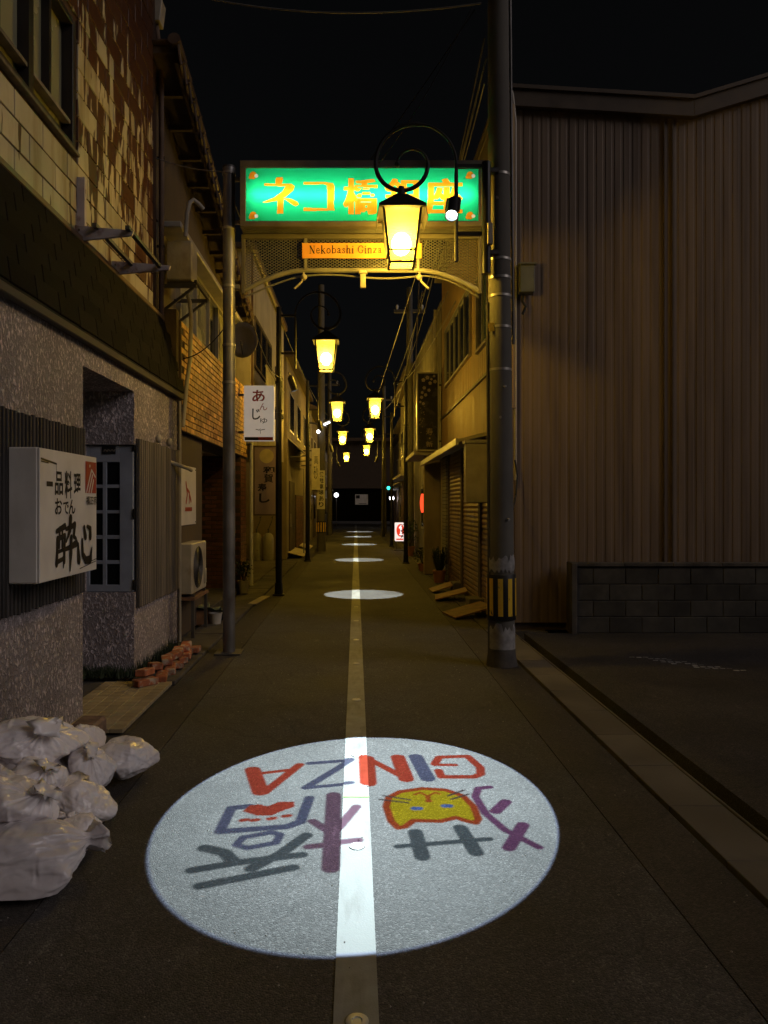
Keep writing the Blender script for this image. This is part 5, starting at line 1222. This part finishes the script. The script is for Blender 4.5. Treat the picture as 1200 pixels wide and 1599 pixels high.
for xx in (x0+.05, x1-.05): G().tube([(xx, Y+.07, 0), (xx, Y+.07, z0)], .015).build('leg', m_dsteel, ls)
G().box(x0-.02, x1+.02, Y-.1, Y+.24, .004, .03).build('stand_base', m_dsteel, ls, False)
# ---------------------------------------------------------------- houses farther down the street
def far_house(label, side, y0, y1, wx, h, mat, seed):
    rnd = random.Random(seed); t = thing('street_house', label, 'house', (side*(wx+1.5), (y0+y1)/2, 0), 'houses farther down the street')
    X = lambda a: side*a
    def bx(a, b, c, d, e, f): x0_, x1_ = sorted((X(a), X(b))); return G().box(x0_, x1_, c, d, e, f)
    bx(wx, wx+4.5, y0, y1, -.02, h).build('wall', mat, t, False)
    bx(wx-.35, wx+4.7, y0-.1, y1+.1, h+.0005, h+.14).build('eave', m_brown, t, False, .01)
    pr = [(X(wx-.3), h+.1405), (X(wx+2.2), h+1.2), (X(wx+4.7), h+.1405)]
    G().prism(pr, 'y', y0-.1, y1+.1).build('roof', m_roof, t, False)
    bx(wx-.45, wx+.0, y0+.3, y1-.3, 2.55, 2.63).build('canopy', m_board if seed % 2 else m_pipe_w, t, False, .008)
    y = y0+.5
    while y < y1-1.6:
        k = rnd.choice(('door','shutter','window'))
        if k == 'door':
            d_ = bx(wx-.03, wx-.0005, y, y+1.6, .03, 2.15).build('door', m_brown, t, False, .006); bx(wx-.036, wx-.0305, y+.1, y+.74, .9, 2.0).build('pane', m_dglass, d_, False); bx(wx-.036, wx-.0305, y+.86, y+1.5, .9, 2.0).build('pane', m_dglass, d_, False)
        elif k == 'shutter':
            s_ = bx(wx-.03, wx-.0005, y, y+1.6, .03, 2.4).build('shutter', m_shutter, t, False)
            for r in range(20): bx(wx-.042, wx-.0302, y+.03, y+1.57, .06+r*.117, .15+r*.117).build('shutter_slat', m_shutter, s_, False)
        else:
            f_ = bx(wx-.04, wx-.0005, y, y+1.6, .85, 2.05).build('window_frame', m_alu, t, False); bx(wx-.046, wx-.0405, y+.07, y+.77, .92, 1.98).build('pane', m_dglass, f_, False); bx(wx-.046, wx-.0405, y+.83, y+1.53, .92, 1.98).build('pane', m_dglass, f_, False)
        if rnd.random() < .8:
            f_ = bx(wx-.04, wx-.0005, y+.1, y+1.5, 3.5, 4.6).build('window_frame', m_alu, t, False); bx(wx-.046, wx-.0405, y+.17, y+.77, 3.57, 4.53).build('pane', m_dglass, f_, False); bx(wx-.046, wx-.0405, y+.83, y+1.43, 3.57, 4.53).build('pane', m_dglass, f_, False)
        y += 2.1 + rnd.random()*.8
    q = rnd.uniform(y0+.2, y0+.6); xx = X(wx-.06); G().tube([(xx, q, .05), (xx, q, h)], .035).build('downpipe', m_pipe_w, t)
    return t
far_house('tan two-storey house just past the corrugated awning', -1, 31.2, 38.5, 2.0, 5.6, m_tan, 1)
far_house('grey house at the far end past the tan house', -1, 38.8, 47, 2.05, 6.0, m_grey, 2)
far_house('last cream house before the cross street on the awning side', -1, 47.3, 56, 2.1, 5.4, m_cream, 3)
far_house('pale two-storey house just past the lit red sign', 1, 24.3, 32.0, 1.95, 6.0, m_cream, 4)
far_house('grey house past the pale house with its canopy', 1, 32.3, 41, 2.4, 5.5, m_grey, 5)
far_house('last tan house before the cross street on the lit sign side', 1, 41.3, 56, 2.85, 5.8, m_tan, 6)
eb = thing('closing_building', 'dark building closing the far end of the street with an open garage', 'building', (0, 68, 0))
g = G(); g.box(-9, -3.0, 66, 74, 0, 7.2); g.box(3.2, 10, 66, 74, 0, 7.2); g.box(-3.0, 3.2, 66, 74, 3.0, 7.2); g.build('wall', m_brown, eb, False)
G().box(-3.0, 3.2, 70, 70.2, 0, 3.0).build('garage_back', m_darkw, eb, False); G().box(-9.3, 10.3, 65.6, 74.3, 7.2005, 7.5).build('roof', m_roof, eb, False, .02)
for x in (-7, -4.6, 4.4, 7):
    f_ = G().box(x, x+1.6, 65.95, 65.9995, 4.4, 5.6).build('window_frame', m_alu, eb, False); G().box(x+.07, x+1.53, 65.94, 65.9495, 4.47, 5.53).build('pane', m_dglass, f_, False)
sg2 = thing('board_sign', 'dim pale signboard over the garage at the far end', 'sign', (.5, 65.8, 2.6))
x0, x1, z0, z1 = XP(555,65.7), XP(575,65.7), ZP(788,65.7), ZP(772,65.7)
G().box(x0, x1, 65.75, 65.85, z0, z1).build('board', m_sign, sg2, False); Print((x0, 65.75, z0), (x1-x0,0,0), (0,0,z1-z0)).poly([(.06,.60),(.36,.60),(.36,.92),(.06,.92)]).build('dark_mark', m_ink, sg2); Print((x0, 65.75, z0), (x1-x0,0,0), (0,0,z1-z0)).stroke([(.3,.1),(.85,.1)], .05).build('line_mark', m_ink, sg2)
# traffic signal, lamps and plain poles at the far end
Y = 55; x = XP(607, Y)
ts = thing('traffic_signal', 'traffic signal showing green at the far end of the street', 'traffic signal', (x, Y, 0))
G().tube([(x+.5, Y, 0), (x+.5, Y, 5)], .07, 10).build('post', m_dsteel, ts)
G().box(x-.2, x+.2, Y, Y+.2, ZP(769,Y), ZP(752,Y)).build('head', m_black, ts, False, .02); G().box(x+.2, x+.5, Y+.08, Y+.12, 2.9, 2.95).build('arm', m_dsteel, ts)
for zz, mt in ((762, EM('signal_green', (.05,.85,.7), 2.5)), (755, m_red)):
    z = ZP(zz, Y); G().tube([(x, Y-.012, z), (x, Y-.001, z)], .13, 16).build('signal_lens', mt, ts)
for i, (px_, py_, Y, s_, lb) in enumerate(((612, 778, 50, 9.0, 'bright white bulb lamp under the traffic signal'), (525.5, 773, 52, 4.0, 'small white globe lamp at the far end of the awning side'), (497.5, 674, 24.6, 5.0, 'small white bulb lamp by the lettered banner pole'))):
    x, z = XP(px_, Y), ZP(py_, Y); t = thing('bulb_lamp', lb, 'lamp', (x, Y, 0), 'small white bulb lamps')
    G().ball((x, Y, z), (.16, .16, .06)[i], 14, 10).build('globe', EM('white_globe_%s' % 'abc'[i], (.95,.93,1.0), s_), t)
    G().tube([(x, Y+.2, z), (x, Y+.2, 0)] if i < 2 else [(x, Y, z+.07), (x, Y, z+.25), (x-.3, Y, z+.3)], .03, 8).build('stem', m_dsteel, t)
Y = 24.8; x, z = XP(511,Y), ZP(662,Y)
t = thing('security_light', 'white tube security light on the distant utility pole', 'lamp', (x, Y, z))
G().bar((x-.10, Y-.1, z-.04), (x+.10, Y-.1, z+.05), .05, .05).build('tube', EM('white_led', (.85,.92,1.0), 7.0), t); G().bar((x-.14, Y, z+.0), (x+.12, Y-.05, z+.11), .08, .04).build('hood', m_alu, t); G().box(x-.2, x+.0, Y-.02, Y+.02, z-.1, z-.06).build('arm', m_dsteel, t)
for i, (px_, Y, hgt, lb) in enumerate(((515, 38, 8.5, 'plain utility pole far down the awning side'), (600, 40, 8.0, 'plain utility pole far down the lit sign side'), (640, 23.5, 8.5, 'utility pole rising behind the lit red sign'))):
    x = XP(px_, Y); t = thing('utility_pole', lb, 'pole', (x, Y, 0), 'distant utility poles')
    G().tube([(x, Y, -.05), (x, Y, hgt)], [.14,.09], 12).build('shaft', m_cpole, t); G().box(x-.5, x+.5, Y-.04, Y+.04, hgt-.8, hgt-.7).build('crossarm', m_dsteel, t)
    for q in (-.4, .4): G().lathe(x+q, Y, [(.03,hgt-.7),(.045,hgt-.6),(.03,hgt-.55)], 8).build('insulator', m_white, t)
# ---------------------------------------------------------------- overhead wires
def wire(label, a, b, sag, r=.007, mat=None, n=24):
    a, b = Vector(a), Vector(b)
    pts = [a.lerp(b, k/n) - Vector((0,0,sag*4*(k/n)*(1-k/n))) for k in range(n+1)]
    tag(G().tube(pts, r, 5).build('overhead_wire', mat or m_wire), label, 'wire', 'overhead wires')
PT = lambda px_, py_, Y: (XP(px_,Y), Y, ZP(py_,Y))
wire('pale wire crossing the sky at the very top', PT(250,-20,8.3), PT(752,5,7.3), .18, .008, m_wire_l)
wire('wire from the drain pipe to the arch pole', PT(240,245,8.3), PT(352,268,7.9), .04, .006, m_wire_l)
wire('wire from the utility pole top down across the green sign', PT(742,15,7.3), PT(440,420,11), .12, .006)
wire('wire running steeply behind the near lantern scroll', PT(738,10,7.3), PT(592,255,7.6), .10, .006)
for i, (a, b) in enumerate((((757,60),(640,560)), ((755,110),(655,470)), ((757,130),(690,330)), ((760,90),(615,600)))):
    wire(['outermost','second','third','innermost'][i] + ' wire of the bundle leaving the utility pole down the street', PT(a[0],a[1],7.4), PT(b[0],b[1],23), .35, .008)
wire('wire swinging from the arch to the first black post', PT(384,470,8), PT(440,590,12.9), .2, .006)
wire('long wire over the awning side houses', PT(352,280,7.9), PT(515,650,38), .5, .008)
for i, (a, b, y1_) in enumerate((((700,455),(600,640),30), ((712,470),(620,600),26), ((655,440),(642,700),20), ((660,455),(610,660),28), ((690,300),(560,700),55))):
    wire(['first','second','third','fourth','fifth'][i] + ' thin wire hanging down the far alley under the arch', PT(a[0],a[1],9.5), PT(b[0],b[1],y1_), .25, .007, m_wire_l)
wire('wire from brick fascia edge to the arch pole', PT(283,560,8.8), PT(378,470,7.95), .15, .006)

# ---------------------------------------------------------------- white sacks on the left
def sack_mat():
    m = M('white_polythene', (.84,.80,.81), .27, var=.08, scale=5, rnd=.10, spec=.55, stain=((.70,.65,.64), (5,5,5), .5, .75))
    N = m.node_tree.nodes; L = m.node_tree.links; b = N['Principled BSDF']; tc = N.new('ShaderNodeNewGeometry'); prev = None
    for (sc, det, st_, di) in (((11,5,3.5), 2, .8, .014), ((20,9,24), 2, .35, .004)):
        mp = N.new('ShaderNodeMapping'); mp.inputs['Scale'].default_value = sc; mp.inputs['Rotation'].default_value = (.5,.3,.4); L.new(tc.outputs['Position'], mp.inputs[0])
        n = N.new('ShaderNodeTexNoise'); n.noise_type = 'RIDGED_MULTIFRACTAL'; n.inputs['Scale'].default_value = 1; n.inputs['Detail'].default_value = det; n.inputs['Distortion'].default_value = 1.2; L.new(mp.outputs[0], n.inputs['Vector'])
        bp = N.new('ShaderNodeBump'); bp.inputs['Strength'].default_value = st_; bp.inputs['Distance'].default_value = di; L.new(n.outputs[0], bp.inputs['Height'])
        if prev: L.new(prev.outputs[0], bp.inputs['Normal'])
        prev = bp
    L.new(prev.outputs[0], b.inputs['Normal'])
    b.inputs['Subsurface Weight'].default_value = .35; b.inputs['Subsurface Radius'].default_value = (1,.95,.95); b.inputs['Subsurface Scale'].default_value = .03
    tl_ = N.new('ShaderNodeBsdfTranslucent'); tl_.inputs[0].default_value = (.6,.56,.56,1); L.new(prev.outputs[0], tl_.inputs['Normal'])
    mx = N.new('ShaderNodeMixShader'); mx.inputs[0].default_value = .06; out = N['Material Output']; L.new(b.outputs[0], mx.inputs[1]); L.new(tl_.outputs[0], mx.inputs[2]); L.new(mx.outputs[0], out.inputs[0])
    return m
m_sack = sack_mat()
def ico(sub):
    bm = bmesh.new(); bmesh.ops.create_icosphere(bm, subdivisions=sub, radius=1); bm.verts.ensure_lookup_table()
    v = [q.co.copy() for q in bm.verts]; f = [tuple(x.index for x in q.verts) for q in bm.faces]; bm.free(); return v, f
IV, IF = ico(6)
def sack(label, c, dims, tie, seed, floor=0.0, neck=.30):
    """c: centre; dims: half sizes; tie: direction of the gathered mouth. A taut body of soft facets, folds fanning from the tie."""
    rnd = random.Random(seed*17); tie = Vector(tie).normalized(); o = Vector((seed*3.7, seed*1.3, seed*7.1)); a1 = tie.orthogonal().normalized(); a2 = tie.cross(a1)
    pl = []
    for k in range(22):
        v_ = Vector((rnd.gauss(0,1), rnd.gauss(0,1), rnd.gauss(0,1))).normalized(); pl.append((v_, rnd.uniform(.80, 1.06)))
    th0 = .62; vs = []
    def body(d, ang, ct):
        q = 1e-9
        for v_, h_ in pl:
            t_ = d.dot(v_)
            if t_ > .15: q += (t_/h_)**16
        r_ = q**(-1/16); r_ = min(r_, 1.25)
        fade = max(.22, (ct+.5)/1.5)
        fold = 0
        for k, amp in ((9,.075),(17,.055),(31,.030),(57,.014)):
            w_ = math.sin(ang*k/2 + 2.6*mnoise.noise(d*1.6+o*k)); fold += amp*(1-abs(w_)**.7)*max(0, .5+mnoise.noise(d*2+o*(k+1)))
        wr = abs(mnoise.noise(d*2.2+o))*.12 + abs(mnoise.noise(d*4.6+o*1.7))*.055 + abs(mnoise.noise(Vector((d.x*11,d.y*6,d.z*5))+o))*.022
        return r_*(1 + mnoise.noise(d*1.3+o)*.12 - wr*.9 + (fold-.03)*fade)
    for d in IV:
        ct = max(-1, min(1, d.dot(tie))); th = math.acos(ct); ang = math.atan2(d.dot(a2), d.dot(a1)); rad = a1*math.cos(ang)+a2*math.sin(ang)
        if th >= th0: p = d*body(d, ang, ct)
        else:
            s_ = 1-th/th0; e_ = tie*math.cos(th0)+rad*math.sin(th0); b_ = e_*body(e_, ang, math.cos(th0))
            ax_ = b_.dot(tie); r0 = (b_-tie*ax_).length; pleat = 1+.30*math.sin(ang*7+seed)*min(1,s_*2.2)+.16*math.sin(ang*13+seed*2)*min(1,s_*2)
            if s_ < .55: u_ = s_/.55; rr_ = r0*(1-u_)**1.15 + .13*u_
            elif s_ < .92: u_ = (s_-.55)/.37; rr_ = .13 + .20*u_*(1+.5*math.sin(ang*2+seed))
            else: rr_ = .33*(1-(s_-.92)/.08)
            p = tie*(ax_*(1+.16*math.sin(min(1, s_/.55)*1.57)) + neck*max(0, (min(s_,.92)-.45)/.47) - .10*max(0,(s_-.92)/.08)) + rad*rr_*pleat
        w = Vector(c) + Vector((p.x*dims[0], p.y*dims[1], p.z*dims[2]))
        if w.z < floor + .04: w.z = floor + .04*math.exp((w.z-floor-.04)*10) + .001
        vs.append(w)
    t = G().add(vs, IF).build('rubbish_sack', m_sack, None, True)
    t.data.polygons.foreach_set('use_smooth', [True]*len(t.data.polygons))
    at = t.data.attributes.get('sharp_edge')
    if at: t.data.attributes.remove(at)
    return tag(t, label, 'sack', 'white rubbish sacks')
sack('largest white sack at the front of the heap lying on the road', (-1.48, 3.13, .11), (.36, .22, .145), (.9, .25, .30), 1)
sack('white sack on top of the front sack by the picture edge', (-1.58, 3.30, .25), (.21, .18, .13), (.8, -.2, .5), 2, .10)
sack('big white sack at the back of the heap against the stucco wall', (-1.74, 3.92, .33), (.25, .25, .15), (.55, -.4, .7), 3, .15)
sack('white sack lying under the big one at the back', (-1.68, 3.80, .13), (.24, .24, .145), (.8, -.2, .35), 4)
sack('small white sack with its knot towards the wall in the middle of the heap', (-1.36, 3.68, .10), (.155, .155, .115), (-.8, .1, .5), 5)
sack('white sack squeezed between the middle and farthest sacks', (-1.46, 4.04, .14), (.12, .14, .15), (.25, -.5, .75), 6)
sack('farthest single white sack by the gutter line', (-1.33, 4.30, .12), (.165, .175, .125), (-.85, -.3, .45), 7)
sack('white sack low at the picture edge behind the front sack', (-1.72, 3.46, .20), (.17, .17, .21), (.5, -.6, .6), 8)
sack('smallest white sack wedged beside the front sack', (-1.27, 3.36, .075), (.11, .11, .085), (-.5, .7, .5), 9)
sack('white sack with a tall tuft behind the small middle sack', (-1.56, 3.62, .24), (.14, .14, .12), (.5, -.5, .75), 10, .12)
sack('white sack leaning on the big back one near the rough block', (-1.58, 4.20, .16), (.14, .16, .155), (-.3, -.5, .8), 11)
sack('flattened white sack beneath the heap at the picture edge', (-1.62, 3.34, .10), (.22, .18, .11), (.6, .4, .3), 12)
# ---------------------------------------------------------------- loose bricks and rubble
lb = piece(.10, .21, .06, m_brick_l, .008, 'brick')
for i in range(13):
    k = i % 7; lv = i // 7
    y = 6.42 + k*.235 + random.uniform(-.03,.03) + lv*.10; x = -1.80 + .035*k*.4 + random.uniform(-.04,.04) - lv*.03
    o = link('loose_brick', lb, None, (x, y, .05 + lv*.068), (random.uniform(-.15,.15), random.uniform(-.12,.12), random.uniform(-.7,.7)))
    nm = ['first','second','third','fourth','fifth','sixth','seventh'][k]
    tag(o, f"orange brick, {nm} from the porch tiles in the {'upper' if lv else 'lower'} layer by the stucco wall", 'brick', 'loose bricks along the stucco wall')
tag(G().box(-1.90, -1.72, 4.86, 5.10, .0, .14).build('stone_block', M('brown_stone', (.20,.13,.09), .9, var=.4, scale=14, bump=.7), None, False, .02), 'rough brown block behind the white sacks', 'block')
wd = G(); rnd = random.Random(3)
for k in range(700):
    y = rnd.uniform(6.75, 8.1); x = -2.03 + abs(rnd.gauss(0,.07)); a = rnd.random()*6.28; h_ = rnd.uniform(.03,.17)*(1-min(1,(x+2.03)*3)); w_ = Vector((math.cos(a), math.sin(a), 0))*.007
    p0 = Vector((x, y, .01)); p1 = p0+Vector((rnd.gauss(0,.03), rnd.gauss(0,.03), h_)); wd.add([p0-w_, p0+w_, p1], [(0,1,2)])
for k in range(500):
    x = rnd.uniform(-2.7,-2.02); y = 6.80 - abs(rnd.gauss(0,.05)); h_ = rnd.uniform(.03,.13); w_ = Vector((.007,.003,0)); p0 = Vector((x,y,.01)); p1 = p0+Vector((rnd.gauss(0,.03), rnd.gauss(0,.03), h_)); wd.add([p0-w_, p0+w_, p1], [(0,1,2)])
o = tag(wd.build('weeds', m_leaf_d, None, False), kind='stuff')
tag(G().box(-1.66, -1.52, 2.78, 2.83, .004, .03).build('yellow_strip', M('yellow_plastic', (.55,.38,.02), .5), None, False, .004), 'short yellow strip lying below the white sacks', 'strip')
# crumbs of litter and grit on the road
gt = G(); rnd = random.Random(8)
for k in range(420):
    x = rnd.uniform(-1.6, 1.6); y = 2.0 + rnd.random()**1.4*9; s_ = rnd.uniform(.002,.006); z = .0055 if abs(x) < .075 else .001
    gt.add([(x-s_,y,z),(x,y-s_*1.2,z),(x+s_,y,z),(x,y+s_,z),(x,y,z+s_*.9)], [(0,1,4),(1,2,4),(2,3,4),(3,0,4)])
tag(gt.build('grit', M('pale_grit', (.30,.28,.25), .9), None, False), kind='stuff')
